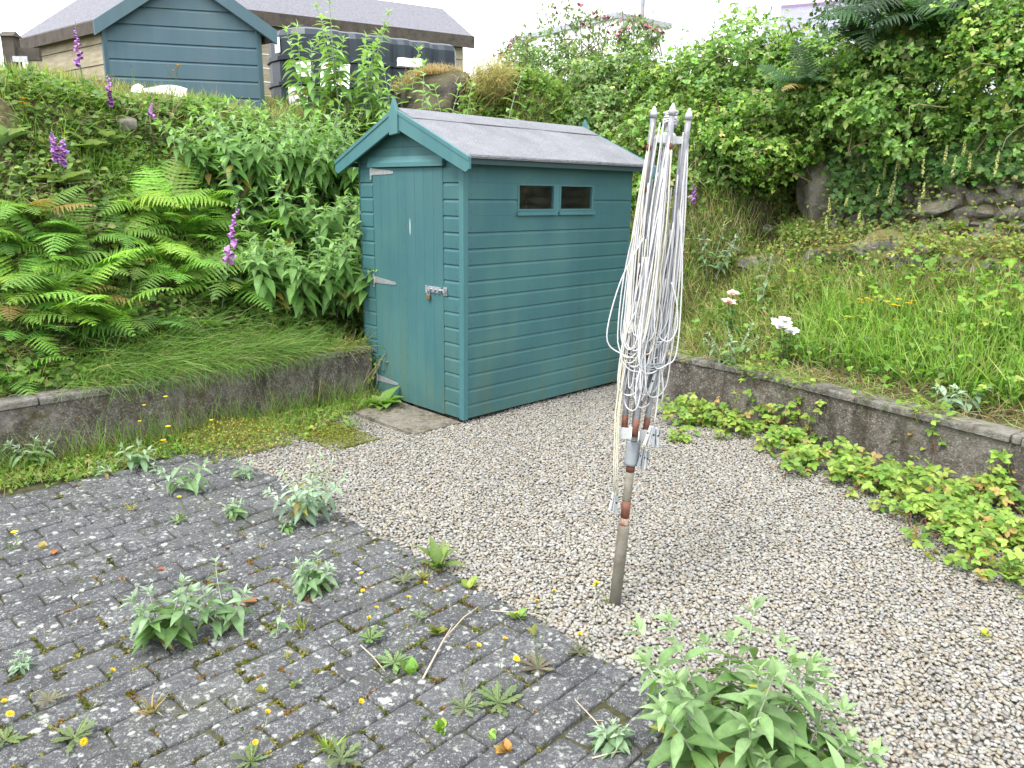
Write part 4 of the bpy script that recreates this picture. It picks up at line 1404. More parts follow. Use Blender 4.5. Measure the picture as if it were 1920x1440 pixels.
def odds():
    # fence post and its bracket, upper left
    P = spot(30, 150); P = PX(28, 140, 7.6); P[2] = float(H(*UV(P)))
    zt = PX(28, 70, 7.6)[2] - P[2]
    root = empty('fence_post', P, 'dark weathered timber fence post with a galvanised strap at the far left', 'fence post')
    mb = MB(); mb.box(-.055, .055, -.05, .05, -.2, zt); mb.poly([(-.075, -.07, zt + .001), (.075, -.07, zt + .001), (.075, .07, zt + .001), (-.075, .07, zt + .001), (-.06, 0, zt + .05), (.06, 0, zt + .05)], [(0, 1, 5, 4), (2, 3, 4, 5), (1, 2, 5), (3, 0, 4), (0, 3, 2, 1)])
    mb.build('timber_post', M_dtimber, root)
    mb = MB(); mb.box(.0555, .26, -.02, .02, zt - .20, zt - .09); mb.build('rail', M_dtimber, root)
    mb = MB(); mb.box(.035, .17, -.062, -.0505, zt - .22, zt - .17); mb.tube([(.09, -.057, zt - .22), (.115, -.06, zt - .48)], .009, 8); mb.build('strap', M_galv, root)
    # teal drum behind the hedge end
    P = PX(975, 166, 9.3); zt = PX(975, 143, 9.3)[2]; zb = float(H(*UV(P)))
    root = empty('water_butt', (P[0], P[1], zb), 'teal plastic water butt half hidden in grass at the hedge end', 'water butt')
    h = zt - zb
    mb = MB(); mb.tube([(0, 0, 0), (0, 0, .05), (0, 0, h * .45), (0, 0, h * .5), (0, 0, h - .07), (0, 0, h - .065), (0, 0, h - .01), (0, 0, h)], [.13, .14, .155, .162, .155, .168, .168, .15], 24)
    mb.build('drum', M_tealp, root)
    mb = MB(); mb.tube([(0, 0, h + .001), (0, 0, h + .02)], [.13, .12], 20); mb.build('lid', M_tealp, root)
    # sheets of white plastic
    def sheet(name, lab, px, py, Y, w_, h_, seed, curl=.12):
        P = PX(px, py, Y); r = random.Random(seed)
        b = MB(); nx, ny = 12, 7
        V = []
        for lay in (0, .004):
            for i in range(nx + 1):
                for j in range(ny + 1):
                    x, y = (i / nx - .5) * w_, (j / ny - .5) * h_
                    z = curl * .35 * math.sin(3 * x / w_ + seed) + .012 * math.sin(9 * y / h_ + 5 * x / w_)
                    V.append((x, z + .3 * y + lay, y + .012 * math.sin(5 * x / w_ + seed) - .18 * x * x / w_))
        def id_(l, i, j): return l * (nx + 1) * (ny + 1) + i * (ny + 1) + j
        fs = [(id_(l, i, j), id_(l, i + 1, j), id_(l, i + 1, j + 1), id_(l, i, j + 1)) for l in (0, 1) for i in range(nx) for j in range(ny)]
        b.poly(V, fs)
        o = b.build(name, M_white, None, smooth=True); o.location = P
        tag(o, lab, 'plastic sheet')
    sheet('plastic_sheet', 'long crumpled white plastic sheet lying in grass before the blue green shed', 308, 172, 8.1, .42, .12, 1)
    sheet('plastic_sheet', 'small curled white plastic scrap in grass at the foot of the blue green shed', 256, 174, 8.0, .13, .16, 2)
    sheet('plastic_sheet', 'bunched white plastic sheet showing between leafy stems under the oil tank', 628, 140, 9.6, .36, .28, 3)
    sheet('plastic_sheet', 'white plastic board lying on the dry grass right of the oil tank', 768, 116, 9.9, .30, .10, 4, .02)


odds()


# ================================================================== ROCKS
def rock(name, lab, P, dims, seed, mat, group=None, rz=0.0, sub=3, rough=.16, cat='rock'):
    bm = bmesh.new(); bmesh.ops.create_icosphere(bm, subdivisions=sub, radius=1)
    r = np.random.default_rng(seed)
    K = r.uniform(-1, 1, (10, 3)) * np.array([2.2] * 4 + [4.5] * 3 + [9] * 3)[:, None]; ph = r.uniform(0, 6.3, 10); am = np.array([.5] * 4 + [.3] * 3 + [.12] * 3)
    cuts = nrm(r.normal(0, 1, (9, 3))); cd_ = r.uniform(.62, .9, 9)
    for v in bm.verts:
        p = np.array(v.co)
        for c, q in zip(cuts, cd_):
            s_ = p @ c
            if s_ > q: p = p - c * (s_ - q) * .85
        p = p * (1 + rough * float((am * np.sin(K @ p + ph)).sum()))
        v.co = p * np.array(dims)
    me = bpy.data.meshes.new(name); bm.to_mesh(me); bm.free()
    me.polygons.foreach_set('use_smooth', [True] * len(me.polygons))
    o = link(name, me, mat); o.location = P; o.rotation_euler = (0, 0, rz)
    return tag(o, lab, cat, group)


P = spot(1530, 398)
rock('boulder', 'big grey upright boulder set into the stone wall below the brambles', P + np.array([.05, .08, .22]), (.27, .2, .40), 4, M_rock2, rz=R(-40), sub=4, rough=.10)
P = PX(820, 190, 8.75)
rock('rock_outcrop', 'dark craggy rock outcrop topped with dry grass behind the shed roof', P + np.array([0.0, .15, -.08]), (.66, .5, .44), 9, M_crag, rz=R(-30), sub=5, rough=.24)
for px, py, dm, sd_, lab in ((1560, 488, (.38, .2, .16), 21, 'mossy ledge rock at the left end of the terrace ledge'), (1660, 478, (.34, .2, .18), 22, 'pale lichened ledge rock in the middle of the terrace ledge'),
                             (1760, 488, (.44, .22, .17), 23, 'moss covered ledge rock right of the pale lichened one'), (1880, 500, (.40, .24, .17), 24, 'mossy ledge rock at the right edge of the photo'), (1470, 495, (.30, .15, .11), 27, 'low mossy ledge rock furthest left below the boulder')):
    P = spot(px, py); rock('ledge_rock', lab, P + np.array([0, .06, -.01]), dm, sd_, M_rock, 'rocks along the terrace ledge', rz=R(-38), sub=5, rough=.34)
for px, py, s_, sd_, lab in ((1382, 472, .075, 31, 'small white stone in grass left of the ledge'), (1437, 432, .07, 32, 'small pale stone on the slope left of the big boulder'),
                             (232, 235, .13, 33, 'pale grey stone under the grass lip of the left bank'), (105, 408, .09, 34, 'small grey stone showing in dry grass on the left bank')):
    P = spot(px, py); rock('field_stone', lab, P + np.array([0, 0, .01]), (s_, s_ * .8, s_ * .6), sd_, M_stone, 'loose stones on the banks', sub=3)


def stone_wall():
    mb_all = NP(); rr = random.Random(5)
    bm = bmesh.new(); bmesh.ops.create_icosphere(bm, subdivisions=3, radius=1)
    SV = np.array([vv.co[:] for vv in bm.verts]); Fx = np.array([[q.index for q in f.verts] for f in bm.faces]); bm.free()
    zc = 1.30
    for course in range(8):
        v = -2.4 + rr.uniform(0, .2)
        while v < 3.05:
            w_ = rr.choice((rr.uniform(.08, .15), rr.uniform(.14, .30))); h_ = rr.uniform(.07, .13)
            u = float(np.interp(v, _wv, _wu)) + 2.27 + course * .018
            r = np.random.default_rng(rr.randrange(10 ** 6))
            V = SV.copy()
            for _ in range(9):
                c = nrm(r.normal(0, 1, 3)); q = r.uniform(.45, .75); sd = V @ c
                V = V - np.where(sd > q, (sd - q) * .92, 0)[:, None] * c
            V *= 1 + .07 * np.sin(V @ r.uniform(-6, 6, 3) + r.uniform(0, 6))[:, None]
            V = V * np.array([.11, w_ * .68, h_ * .80])
            th = r.normal(0, .22)
            y = V[:, 1] * math.cos(th) - V[:, 2] * math.sin(th); z = V[:, 1] * math.sin(th) + V[:, 2] * math.cos(th)
            if rr.random() < .86:
                mb_all.add(W(u + V[:, 0] + r.uniform(-.03, .05), v + w_ / 2 + y, zc + course * .098 + r.uniform(-.02, .02) + z), Fx, (.3, .3, .3))
            v += w_ * 1.02
    o0 = W(4.9 + 2.0, .5, 1.3)
    o = mb_all.build('stone_wall', M_stone, None, origin=o0, smooth=False); o.location = o0
    tag(o, 'old dry stone wall of grey stones under the bramble hedge', 'stone wall')


stone_wall()


# ================================================================== PLANTS
def plant(name, P, label, cat, group=None):
    return empty(name, P, label, cat, group)


def sprout(b_leaf, b_stem, base, d0, length, nodes, lsize, col, tipcol, stemcol, tmpl=LANCE, bend=.25, r0=.004, droop=.0, start=.2, whorl=2):
    """one stem with opposite leaf pairs (buddleia like)"""
    d0 = nrm(np.asarray(d0, float)); pts = [np.asarray(base, float)]
    d = d0.copy(); n = 10
    hz = nrm(np.array([d0[0], d0[1], 0]) + rng.normal(0, .2, 3) * np.array([1, 1, 0]))
    for i in range(n):
        d = nrm(d + hz * bend / n * (1.0) + np.array([0, 0, -droop / n]) + rng.normal(0, .035, 3))
        pts.append(pts[-1] + d * length / n)
    b_stem.tube(pts, [r0 * (1 - .7 * i / n) for i in range(n + 1)], stemcol, 5)
    A = np.array(pts)
    a0 = rng.uniform(0, 6.3)
    D = []; N = []; T = []; S = []; Cc = []
    for k in range(nodes):
        t = start + (1 - start) * (k + .6) / nodes
        x = t * n; i = min(int(x), n - 1); P = A[i] + (A[i + 1] - A[i]) * (x - i)
        ax = nrm(A[i + 1] - A[i])
        q = np.cross(ax, [0.3, .2, .9]); q = nrm(q); p2 = np.cross(ax, q)
        for w_ in range(whorl):
            a = a0 + k * 1.57 + w_ * 6.283 / whorl + rng.normal(0, .2)
            out = q * math.cos(a) + p2 * math.sin(a)
            up_ = .25 + .9 * max(0, t - .75) / .25
            D.append(nrm(out + ax * up_ + rng.normal(0, .15, 3) + np.array([0, 0, -.12]))); N.append(nrm(np.array([0, 0, 1.0]) + ax * .4 + rng.normal(0, .15, 3)))
            T.append(P); S.append(lsize * (1.0 - .62 * max(0, t - .55) / .45) * rng.uniform(.75, 1.15))
            f = min(1, max(0, (t - .55) / .45)); Cc.append(np.array(col) * (1 - f) + np.array(tipcol) * f)
    for a in np.linspace(0, 6.28, 5)[:-1]:       # closed tip leaves
        ax = nrm(A[-1] - A[-2]); q = nrm(np.cross(ax, [0.3, .2, .9])); p2 = np.cross(ax, q)
        D.append(nrm(ax * 1.0 + .55 * (q * math.cos(a + a0) + p2 * math.sin(a + a0)))); N.append(nrm(rng.normal(0, .3, 3) + np.array([0, 0, 1.])))
        T.append(A[-1]); S.append(lsize * .36 * rng.uniform(.8, 1.2)); Cc.append(np.array(tipcol))
    k = len(D)
    for i in range(nodes * whorl):
        if i < nodes * whorl * .45 and rng.random() < (.13 if nodes > 6 else .06): Cc[i] = np.array([(.30, .29, .06), (.22, .17, .06), (.20, .27, .06)][rng.integers(0, 3)])
    Cc = np.array(Cc) * (1 + .18 * rng.standard_normal((k, 1))).clip(.6, 1.5)
    b_leaf.inst(tmpl, frames(np.array(D), np.array(N)), np.array(T), np.array(S), Cc)


G_BUD = (.12, .22, .07); G_BUDT = (.27, .36, .26); G_BSTEM = (.30, .32, .26)


def buddleia(P, label, size, nst, lsize, spread=.5, group='buddleia seedlings on the paving', tip=None, silver=0.0, name='buddleia_seedling', nodes=6, tmpl=LANCE, base_r=.0, lean=(0, 0), col=None, start=.2, cat='seedling'):
    root = plant(name, P, label, cat, group)
    bl, bs = NP(), NP()
    col = np.array(col if col is not None else G_BUD) * (1 - silver) + np.array((.22, .32, .24)) * silver
    tip = np.array(tip if tip is not None else G_BUDT) * (1 + .25 * silver)
    for i in range(nst):
        a = 6.283 * i / nst + rng.uniform(-.5, .5)
        s = spread * rng.uniform(.35, 1.1) if nst > 1 else .15
        d0 = (math.cos(a) * s + lean[0], math.sin(a) * s + lean[1], 1)
        b0 = np.array([math.cos(a), math.sin(a), 0]) * base_r * rng.uniform(0, 1) - np.array([0, 0, .01])
        sprout(bl, bs, b0, d0, size * rng.uniform(.75, 1.1), nodes, lsize, col, tip, G_BSTEM, bend=.35 * spread, r0=.0028 + size * .005, tmpl=tmpl, start=start)
    bs.build('stem', M_stem, root); bl.build('foliage', M_leaf, root)
    return root


BS = [  # px, py of the base, height, stems, leaf size, silver, label
    (62, 880, .20, 4, .10, .05, 'green buddleia seedling at the foot of the left wall by the photo edge'),
    (255, 880, .19, 3, .10, .5, 'silvery buddleia seedling in the weeds below the left wall'),
    (191, 893, .09, 2, .055, .7, 'tiny pale silver seedling left of the silvery one below the wall'),
    (292, 886, .06, 2, .05, .7, 'very small silver seedling right of the silvery one below the wall'),
    (352, 920, .22, 2, .10, .2, 'tall leaning buddleia seedling at the far edge of the paving'),
    (456, 898, .12, 2, .07, .5, 'small silvery seedling at the far corner where paving meets gravel'),
    (440, 968, .09, 3, .075, .1, 'small low seedling among blocks left of the pale bushy buddleia'),
    (310, 1212, .235, 5, .115, .0, 'bright green bushy buddleia seedling in the middle of the paving'),
    (424, 1180, .24, 4, .085, .25, 'taller grey green seedling beside the bright green bushy one'),
    (590, 1106, .15, 4, .09, .3, 'pale seedling by the right half of the paving, drooping leaves'),
    (518, 1192, .12, 1, .06, .25, 'single stemmed small seedling next to a grass tuft'),
    (540, 992, .05, 3, .05, .0, 'tiny yellow green seedling under the pale bushy buddleia'),
    (40, 1256, .06, 5, .04, .8, 'small grey woolly seedling near the left photo edge'),
    (1150, 1400, .08, 4, .07, .5, 'flat grey green seedling beside the big foreground buddleia'),
]
for px, py, h, n_, ls, sv, lab in BS:
    buddleia(GZ(px, py), lab, h, n_, ls, .55, silver=sv, nodes=4 if h < .15 else 6)
buddleia(GZ(577, 972), 'pale silver bushy buddleia at the edge of paving and gravel', .34, 9, .085, .75, None, None, .85, 'buddleia_bush', 7, base_r=.03, cat='bush')
buddleia(GZ(1360, 1440), 'large grey green buddleia bush at the bottom right growing over the gravel edge', .40, 17, .14, .58, None, (.24, .35, .18), .0, 'buddleia_bush', 7, base_r=.10, lean=(.0, .08), cat='bush')
buddleia(GZ(1500, 1475), 'lower buddleia clump at the bottom edge right of the large bush', .24, 9, .12, .7, None, (.24, .35, .18), .0, 'buddleia_bush', 6, base_r=.08, cat='bush')
buddleia(spot(506, 775), 'small buddleia seedling rooted under the left wall near the corner', .15, 2, .075, group=None, silver=.2)
buddleia(spot(1790, 775), 'silver buddleia seedling on the coping edge of the right terrace', .21, 4, .095, .6, None, None, .75)
buddleia(spot(1372, 690), 'grey green buddleia bush under the pink rose above the right wall', .34, 7, .085, .6, None, None, .35, 'buddleia_bush', 6, base_r=.05, cat='bush')
buddleia(spot(1424, 590), 'single tall silver buddleia stem in the terrace grass', .60, 1, .11, .2, None, None, .5, 'buddleia_plant', 8, cat='buddleia')
buddleia(spot(1330, 520), 'bluish leafy buddleia clump behind the washing line on the terrace', .45, 8, .10, .5, None, None, .4, 'buddleia_bush', 6, base_r=.12, cat='bush')

# tall buddleia thicket on the left bank beside the shed
BIG = [
    (600, 420, 6.6, .95, 34, 'dark leafy buddleia shrub at the left of the small shed'),
    (500, 330, 7.2, .90, 34, 'dense buddleia shrub in the middle of the left bank'),
    (590, 500, 6.35, .62, 22, 'low buddleia shrub tucked against the shed door side'),
    (470, 430, 6.8, .75, 28, 'buddleia shrub above the ferns with drooping leaves'),
    (690, 270, 7.9, .90, 26, 'buddleia shrub peering over the shed barge board'),
    (600, 280, 7.7, .95, 32, 'bright upper buddleia shrub below the oil tank'),
    (560, 540, 6.2, .60, 20, 'dark leafed buddleia shrub low behind the foxglove leaves'),
    (640, 400, 7.15, .85, 30, 'buddleia shrub in deep shade beside the shed wall'),
    (545, 420, 6.9, .85, 28, 'buddleia shrub between the ferns and the shaded one'),
]
for px, py, Y, sz, n_, lab in BIG:
    P = PX(px, py + 40, Y); u, v = UV(P); P[2] = float(H(u, v))
    buddleia(P, lab, sz, n_, .165, .75, 'buddleia thicket on the left bank', (.21, .35, .12), .0, 'buddleia_shrub', 13, LANCE2, base_r=.36, start=.12, lean=(.02, -.22), cat='shrub', col=(.12, .25, .06))
TALL = [(650, 30, 8.6, 8, 'tallest buddleia stems standing in front of the oil tank'), (585, 55, 8.5, 5, 'slim buddleia stems left of the tallest ones'), (725, 95, 8.5, 6, 'leafy buddleia stems at the right of the tallest ones'),
        (915, 145, 8.2, 1, 'single pale buddleia stem rising behind the shed roof'), (850, 170, 8.1, 4, 'short buddleia stems just over the felt roof'), (785, 140, 8.3, 4, 'buddleia stems in front of the rock outcrop')]
for px, py, Y, n_, lab in TALL:
    T = PX(px, py, Y); u, v = UV(T); zb = min(float(H(u, v)), T[2] - .3)
    P = np.array([T[0], T[1], zb])
    buddleia(P, lab, (T[2] - zb) * 1.0, n_, .19, .28, 'tall buddleia stems along the bank top', (.26, .40, .16), .0, 'buddleia_plant', 15, LANCE2, base_r=.22, start=.12, cat='buddleia', col=(.17, .31, .09))


# ------------------------------------------------------------------ ferns
def fern(P, label, size, n, slope=None, col=(.095, .20, .03), group='ferns on the left bank', lean=(.35, -.35), dense=1.0, face=None):
    root = plant('fern', P, label, 'fern', group)
    b = NP()
    D = []; N = []; S = []; V_ = []; T = []
    for i in range(n):
        a = 6.283 * (i + rng.uniform(-.3, .3)) / n
        el = rng.uniform(.25, 1.0)
        d = np.array([math.cos(a) * math.cos(el) + lean[0] * .7, math.sin(a) * math.cos(el) + lean[1] * .7, math.sin(el)])
        D.append(nrm(d)); nv = np.array([-math.cos(a) * .6 + lean[0] * .3, -math.sin(a) * .6 + lean[1] * .3, 1.0]); N.append(nrm(nv + rng.normal(0, .18, 3)))
        S.append(size * rng.uniform(.65, 1.12)); V_.append(rng.integers(0, 4)); T.append(rng.normal(0, .035, 3) * np.array([1, 1, .3]))
    D, N, S, V_, T = map(np.array, (D, N, S, V_, T))
    C = np.array(col) * (1 + .2 * rng.standard_normal((n, 1))).clip(.6, 1.5) * (1 + .07 * rng.standard_normal((n, 3)))
    old = rng.random(n) < .05
    C[old] = np.array([.30, .22, .07]) * rng.uniform(.6, 1.1, (int(old.sum()), 1)); S[old] *= .85
    S = S * rng.choice([.6, .85, 1.0, 1.1], n)
    for q in range(4):
        i = np.nonzero(V_ == q)[0]
        b.inst(FRONDS[q], frames(D[i], N[i]), T[i], S[i], C[i])
    b.build('fronds', M_leaf, root, smooth=False)


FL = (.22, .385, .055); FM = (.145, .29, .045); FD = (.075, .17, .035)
FERNS = [
    (300, 420, .58, 13, FL, 'bright fern high in the middle of the fern bank'),
    (245, 400, .50, 11, FL, 'bright fern left of the highest one on the fern bank'),
    (360, 450, .55, 12, FM, 'mid green fern at the heart of the fern bank'),
    (450, 480, .56, 12, FM, 'arching fern beneath the buddleia thicket'),
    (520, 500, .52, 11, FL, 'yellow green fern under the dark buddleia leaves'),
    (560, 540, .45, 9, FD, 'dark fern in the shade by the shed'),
    (430, 560, .50, 11, FM, 'fern beside the foxglove stalk'),
    (340, 540, .58, 12, FM, 'fern with wide fronds in the lower middle of the bank'),
    (250, 520, .55, 12, FM, 'fern in the centre of the lower fern clump'),
    (170, 530, .60, 13, FL, 'large bright fern at the left of the fern clump'),
    (90, 570, .58, 12, FM, 'large fern near the left photo edge'),
    (200, 620, .58, 13, FM, 'fern spreading low over the long grass'),
    (110, 650, .55, 12, FD, 'low dark fern hanging above the left wall'),
    (40, 640, .5, 11, FM, 'fern at the left photo edge above the wall'),
    (20, 720, .42, 9, FM, 'small fern drooping on the wall top at the photo edge'),
    (290, 620, .45, 10, FD, 'dark fern behind the long grass tussock'),
    (25, 470, .5, 10, FD, 'dark fern in dry bracken at the left photo edge'),
    (420, 330, .42, 8, FM, 'upright fern under the bank lip'),
    (480, 560, .42, 9, FL, 'fern with yellowish fronds near the shed corner'),
    (150, 450, .40, 8, FM, 'small fern above the large bright one'),
    (70, 500, .52, 11, FM, 'fern beside the heap of dead bracken'),
    (140, 600, .55, 12, FL, 'bright low fern in front of the large one at left'),
    (310, 490, .52, 12, FL, 'bright fern in the very middle of the fern bank'),
    (390, 400, .46, 10, FL, 'fern right under the bank lip beside the buddleia'),
    (480, 430, .46, 10, FM, 'fern pushing out of the buddleia thicket'),
    (235, 460, .52, 11, FM, 'fern between the upper and the lower fern clumps'),
    (400, 510, .52, 11, FL, 'bright fern just left of the leaning foxglove'),
    (540, 450, .42, 9, FD, 'shaded fern deep in the buddleia thicket'),
    (300, 350, .42, 9, FM, 'topmost fern of the fern bank'),
    (60, 420, .5, 11, FM, 'fern standing above the dead bracken near the left edge'),
    (15, 600, .5, 11, FM, 'fern at the left photo edge between two bracken heaps'),
    (110, 480, .5, 11, FM, 'fern growing through the dead bracken on the left bank'),
    (10, 560, .5, 11, FL, 'bright fern cut by the left photo edge'),
]
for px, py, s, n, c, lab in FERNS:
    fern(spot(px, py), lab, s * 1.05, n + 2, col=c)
fern(spot(545, 585), 'little yellow green fern low by the big soft leaves', .26, 7, col=FL)
for px, py, Y, s, lab in ((1690, 60, 6.7, .75, 'big dark fern hanging high in the hedge at the upper right'), (1620, 90, 6.9, .6, 'dark fern at the left of the big one in the hedge top'), (1510, 170, 7.0, .45, 'single spreading fern in the middle of the bramble hedge'), (1740, 70, 6.5, .7, 'dark fern at the right of the big one in the hedge top')):
    fern(PX(px, py, Y), lab, s, 12, col=(.035, .085, .028), group='ferns in the hedge', lean=(-.35, -.6))


# ------------------------------------------------------------------ broad leaved rosettes, foxgloves
def rosette(b, n, ls, col, el=(.25, .9), tmpl=BROAD, at_=(0, 0, 0)):
    a = 6.283 * np.arange(n) / n * 1.0 + rng.uniform(-.4, .4, n); e = rng.uniform(el[0], el[1], n)
    D = np.stack([np.cos(a) * np.cos(e), np.sin(a) * np.cos(e), np.sin(e)], -1)
    N = nrm(np.stack([-np.cos(a) * np.sin(e), -np.sin(a) * np.sin(e), np.cos(e)], -1) + rng.normal(0, .12, (n, 3)))
    b.inst(tmpl, frames(D, N), np.tile(np.asarray(at_, float), (n, 1)), ls * rng.uniform(.6, 1.1, n), tints(col, n, .13, .05))


def broad(px, py, n, ls, lab, col=(.10, .19, .05), P=None, group=None, el=(.5, 1.2), tm=BROAD):
    P = spot(px, py) + np.array([-.02, -.05, .04]) if P is None else P
    ls = ls * 1.0; col = np.array(col) * 1.15
    root = plant('leafy_rosette', P, lab, 'plant', group)
    b = NP(); rosette(b, n, ls, col, el, tm); b.build('leaves', M_leaf, root)
    return root


broad(716, 752, 13, .19, 'leafy foxglove rosette growing at the foot of the shed door', (.12, .22, .05), GZ(716, 764))
broad(820, 1066, 12, .15, 'upright purple tinged rosette on the edge of the paving', (.12, .19, .05), GZ(822, 1066), el=(.6, 1.3), tm=LANCE)
broad(600, 608, 8, .30, 'large soft leaves low on the bank left of the shed', (.09, .18, .055))
broad(185, 300, 10, .26, 'grey green broad leaved plant high on the left bank', (.13, .19, .08))
broad(135, 360, 9, .24, 'broad leaved plant under the purple double foxglove', (.12, .18, .07))
broad(215, 280, 8, .22, 'broad leaved plant beneath the stones of the bank lip', (.13, .19, .08))
broad(20, 290, 8, .25, 'pale broad leaved plant at the left photo edge', (.15, .22, .11))
broad(410, 630, 8, .2, 'rosette of broad leaves at the base of the leaning foxglove', (.10, .2, .05))
broad(1800, 440, 9, .15, 'yellow green fern like rosette under the stone wall at right', (.2, .3, .04), el=(.3, 1.0))
broad(1440, 385, 8, .16, 'yellow green rosette left of the big boulder', (.18, .28, .04))
broad(1888, 445, 8, .15, 'strappy yellow green rosette at the right photo edge', (.19, .28, .04))

BELL = None


def bell_t():
    V = []; mult = []
    for r_, y, mlt in ((.14, 0, 1.1), (.30, .35, 1.0), (.34, .75, .95), (.46, 1.0, 1.15)):
        for k in range(6):
            V.append((r_ * math.cos(k * 1.047), y, r_ * math.sin(k * 1.047))); mult.append(mlt)
    Fq = [(q * 6 + k, q * 6 + (k + 1) % 6, (q + 1) * 6 + (k + 1) % 6, (q + 1) * 6 + k) for q in range(3) for k in range(6)]
    return np.array(V, float), [np.array(Fq)], np.array(mult)


BELL = bell_t()


def foxglove(P, T, f0, lab, bells=22, size=.034, leaves=True, col=(.36, .17, .42)):
    """stalk from P to T, bells from fraction f0 to .97 of the stalk"""
    P = np.asarray(P, float); T = np.asarray(T, float) - P
    root = plant('foxglove', P, lab, 'foxglove', 'foxgloves on the banks')
    bs, bp, bl = NP(), NP(), NP()
    h = np.linalg.norm(T); side = nrm(np.cross(T, [0.2, 1, .1]))
    pt = lambda t: T * t + side * .02 * math.sin(2.6 * t) * h
    bs.tube([pt(t) for t in np.linspace(0, 1, 9)], [.0065 - .0045 * t for t in np.linspace(0, 1, 9)], (.13, .19, .08), 5)
    ts = f0 + (.97 - f0) * (np.arange(bells) + .5) / bells
    a = rng.normal(-1.6, 1.0, bells)
    D = np.stack([np.cos(a), np.sin(a), -.75 + 0 * a], -1); k = bells
    sc = size * (1.05 - .75 * ((ts - f0) / (1 - f0)) ** 1.3)
    C = tints(col, k, .15, .06); fade = (ts > f0 + (1 - f0) * .86)[:, None]
    C = np.where(fade, np.array([.2, .26, .12]), C)
    bp.inst(BELL, frames(D, np.tile([0, 0, 1.], (k, 1))), np.array([pt(t) for t in ts]), sc * 1.25, C)
    if leaves:
        n = 9
        tt = rng.uniform(.04, f0 * .8, n); aa = rng.uniform(0, 6.3, n)
        D = np.stack([np.cos(aa), np.sin(aa), .35 + 0 * aa], -1)
        bl.inst(BROAD, frames(D, np.tile([0, 0, 1.], (n, 1))), np.array([pt(t) for t in tt]), h * .19 * (1.15 - tt), tints((.10, .18, .06), n))
        bl.build('leaves', M_leaf, root)
    bs.build('stalk', M_stem, root); bp.build('flower_spike', M_petal, root)


def fox(px0, py0, px1, py1, f0, lab, **k):
    P = spot(px0, py0); Y = P[1] - .05
    foxglove(P, PX(px1, py1, Y), f0, lab, **k)


fox(130, 370, 97, 238, .56, 'taller purple foxglove spike of the pair on the left bank', bells=24, size=.035)
fox(136, 375, 117, 252, .60, 'shorter foxglove spike of the pair on the left bank', bells=20, size=.035)
fox(414, 600, 450, 372, .50, 'foxglove with a long leaning stalk in front of the ferns', bells=22, size=.04)
fox(160, 185, 142, 40, .45, 'tall thin foxglove in front of the pale timber shed side', bells=16, size=.032)
fox(212, 215, 203, 138, .30, 'foxglove at the corner of the blue green shed', bells=14, size=.036)
fox(280, 275, 288, 190, .7, 'nearly faded foxglove on the bank lip', bells=7, size=.032)
for px, py0, py1, Y, f0, lab in ((1140, 250, 185, 9.0, .35, 'left purple foxglove against the dark hedge behind the shed'), (1172, 240, 186, 9.0, .45, 'right purple foxglove against the dark hedge behind the shed'),
                                 (1298, 405, 336, 7.4, .4, 'foxglove just right of the washing line top'), (1268, 410, 325, 7.5, .35, 'foxglove glimpsed behind the washing line cords'), (1222, 420, 330, 7.8, .4, 'foxglove between the shed corner and the washing line')):
    P = PX(px, py0, Y); foxglove(P, PX(px + 3, py1, Y), f0, lab, bells=18, size=.042)


# ------------------------------------------------------------------ weeds on the paving
def hawkbit(px, py, n, ls, stems, lab, col=(.13, .16, .075)):
    P = GZ(px, py); root = plant('hawkbit', P, lab, 'weed', 'hawkbits on the paving')
    b = NP(); rosette(b, int(n * 1.5), ls * .85, np.array(col) * [1.0, 1.12, 1.1], (.05, .45), LOBED, (0, 0, .004)); b.build('leaf_rosette', M_leaf, root)
    for (tx, ty, op) in stems:
        T = PX(tx, ty, P[1] + rng.uniform(-.06, .04)) - P
        bb, fl = NP(), NP()
        sd = nrm(np.cross(T, [0, 1, .2])) * rng.uniform(-.03, .03)
        bb.tube([T * t + sd * math.sin(3.14 * t) for t in np.linspace(0, 1, 7)], .0012, (.13, .18, .06), 4)
        st = bb.build('flower_stalk', M_stem, root)
        d = nrm(T); q = nrm(np.cross(d, [1, .2, 0])); p2 = np.cross(d, q)
        fl.tube([T - d * .002, T + d * .006, T + d * .011], [.0025, .0048, .004], (.10, .14, .05), 6)
        if op:
            k = 16; a = np.linspace(0, 6.28, k); D = d[None] * (.9 if op == 1 else .25) + q[None] * np.cos(a)[:, None] + p2[None] * np.sin(a)[:, None]
            fl.inst(LANCE_S, frames(D, np.tile(d, (k, 1))), np.tile(T + d * .009, (k, 1)), .010 if op == 1 else .013, tints((.62, .42, .01), k, .08, .03))
            fl.inst(LANCE_S, frames(D + d, np.tile(d, (k, 1))), np.tile(T + d * .009, (k, 1)), .008, tints((.58, .36, .01), k, .08, .03))
        fl.build('flower', M_petal, st)


